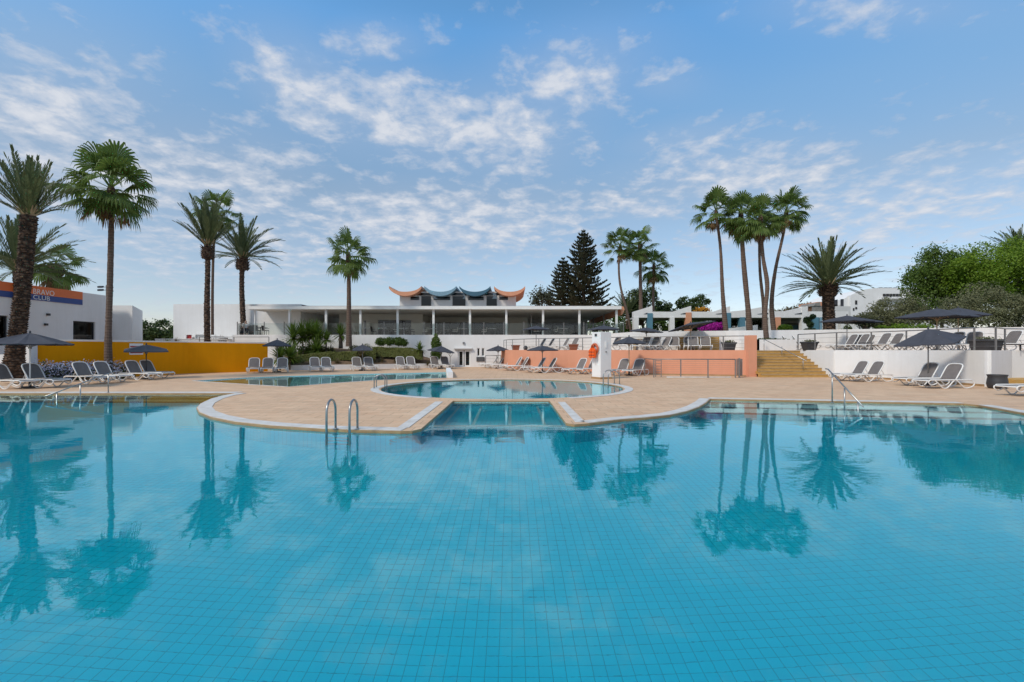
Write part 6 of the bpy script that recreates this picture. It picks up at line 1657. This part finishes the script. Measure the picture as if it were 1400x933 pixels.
# yuccas / cabbage palms
def yucca(px_, ybase, D_, ytop, label, stems=1, L=.75, seed=0, trunk_h=None, mat='leaf_mid', n=55, lean=0.0, thick=.05):
    n = int(n*1.7)
    rng = random.Random(seed+500); b = W(px_, ybase, D_); t = thing('yucca', label, 'yucca', tuple(b), 0, 'spiky yuccas in the planted bed')
    H = (ybase-ytop)/F*D_
    for s in range(stems):
        th_ = max(.05, (H-L*.75))*(1-.22*s); dx_ = (s-(stems-1)/2)*.28+lean
        top = b+Vector((dx_,rng.uniform(-.1,.1),th_))
        mb = MB(); mb.tube([b+Vector((dx_*.3,0,-.1)), b.lerp(top,.6), top], [thick*1.3,thick,thick*.9], 7); st_ = mb.build('stem', M['bark'], t, world=True)
        mb = MB(); blades(mb, top, n, L*(1.5-.1*s), .12, rng, (-35,88), .60); mb.build('leaf_rosette', M[mat], st_, world=True)
yucca(405,490,37.8,450,'leaning cabbage palm with drooping leaves at the left of the planted bed',1,.95,1,lean=-.25,n=80)
yucca(415,487,38.4,449,'second cabbage palm from the left in the planted bed',1,.95,2,lean=-.1,n=80)
yucca(423,487,39.0,447,'third cabbage palm from the left, tallest of the clump',1,.95,3,n=80)
yucca(432,488,38.6,446,'fourth and bushiest cabbage palm of the clump in the planted bed',2,.9,4,lean=.1,n=80)
yucca(433,490,37.8,469,'low bushy yucca at the foot of the cabbage palm clump',1,.85,5,n=90)
yucca(446,486,38.2,457,'small single stem yucca right of the cabbage palm clump',1,.6,6,n=50)
yucca(466,475,39.2,449,'potted yucca with bulbous base left of the bed fan palm',1,.75,7,n=60,thick=.14)
yucca(383,504,34.6,478,'spiky yucca left of the planted bed, left one of two',1,.85,8,n=90)
yucca(396,504,34.2,476,'spiky yucca left of the planted bed, right one of two',1,.9,9,n=90)
yucca(493,499,36.6,481,'pale spiky plant below the small parasol in the bed',1,.55,10,n=50,mat='leaf_dry')
yucca(574,489,38.6,472,'small spiky plant sticking out of the right end of the upper hedge',1,.5,11,n=40)
for k, (x_, y_, D_, ll_, lab) in enumerate([(415,500,35.3,.42,'pale rosette succulent at the left foot of the long hedge'),(424,499,35.6,.36,'small rosette succulent second from left along the hedge foot'),(461,498,36.2,.42,'dry tufted plant at the middle of the hedge foot'),
     (511,496,37.3,.40,'dry tufted plant right of the small parasol in the bed'),(521,496,37.6,.44,'brownish tuft below the left end of the upper hedge'),(541,497,38.1,.36,'brownish tuft on the bare soil before the upper hedge'),
     (553,497,38.2,.40,'dry tuft behind the pair of loungers at the bed right end'),(566,498,38.4,.36,'last dry tuft near the right end of the planted bed'),(585,500,38.6,.3,'tiny green tuft at the far right tip of the bed')]):
    t = thing('tufted_plant', lab, 'plant', tuple(W(x_,y_,D_)), 0, 'low tufted plants in the planted bed')
    mb = MB(); blades(mb, W(x_,y_,D_), 70, ll_*1.25, .045, random.Random(600+k), (0,85), .6); mb.build('leaf_rosette', M['leaf_olive' if k < 2 else 'leaf_dry'], t, world=True)
# cactus and thin sapling
t = thing('column_cactus', 'small columnar cactus between the single stem yucca and the potted yucca', 'cactus', tuple(W(452.5,482,38.6)))
mb = MB()
for dx_, h_ in ((0,.75),(-.13,.5),(.12,.6)): mb.tube([W(452.5,484,38.6)+Vector((dx_,0,0)), W(452.5,484,38.6)+Vector((dx_*1.3,0,h_*.6)), W(452.5,484,38.6)+Vector((dx_*1.3,0,h_))], [.05,.055,.03], 7)
mb.build('stem', M['leaf_core'], t, world=True)
t = thing('sapling', 'small thin sapling with bare twigs against the white wall left of the door', 'sapling', tuple(W(615,502,40.0)))
b = W(615,502.5,40.0); mb = MB(); mb.tube([b,b+Vector((.03,0,.7)),b+Vector((0,0,1.2))],[.03,.025,.015],6); mb.tube([b+Vector((.02,0,.8)),b+Vector((.28,0,1.2))],[.015,.01],5); mb.tube([b+Vector((.02,0,.9)),b+Vector((-.2,0,1.25))],[.015,.01],5); mb.build('trunk', M['bark'], t, world=True)
mb = MB(); foliage(mb, [(b.x,b.y,b.z+1.25,.3,.2,.12)], 90, .08, random.Random(3)); mb.build('crown', M['leaf_olive'], t, world=True)
# greenery on the planting bed at the steps and on the ledge behind the yellow wall
mb = MB(); foliage(mb, [(16.4,30.5,2.12,1.1,.4,.10)], 900, .08, random.Random(8)); o = mb.build('ground_cover', M['leaf_dark']); stuff(o, 'low green ground cover on top of the white planting bed', 'ground cover')
for k, (x_, D_, lab) in enumerate([(229,31.5,'small spiky plant above the yellow wall left of the white hall'),(241,31.5,'reddish small plant above the yellow wall at the white hall corner')]):
    c = Vector((XD(x_,D_),D_,1.75)); t = thing('ledge_plant', lab, 'plant', tuple(c)); mb = MB(); blades(mb, c, 40, .55, .04, random.Random(700+k), (10,85), .4); mb.build('leaf_rosette', M['leaf_mid' if k == 0 else 'leaf_red'], t, world=True)
struct_o = [o for o in COL.objects if o.get('kind') == 'structure']
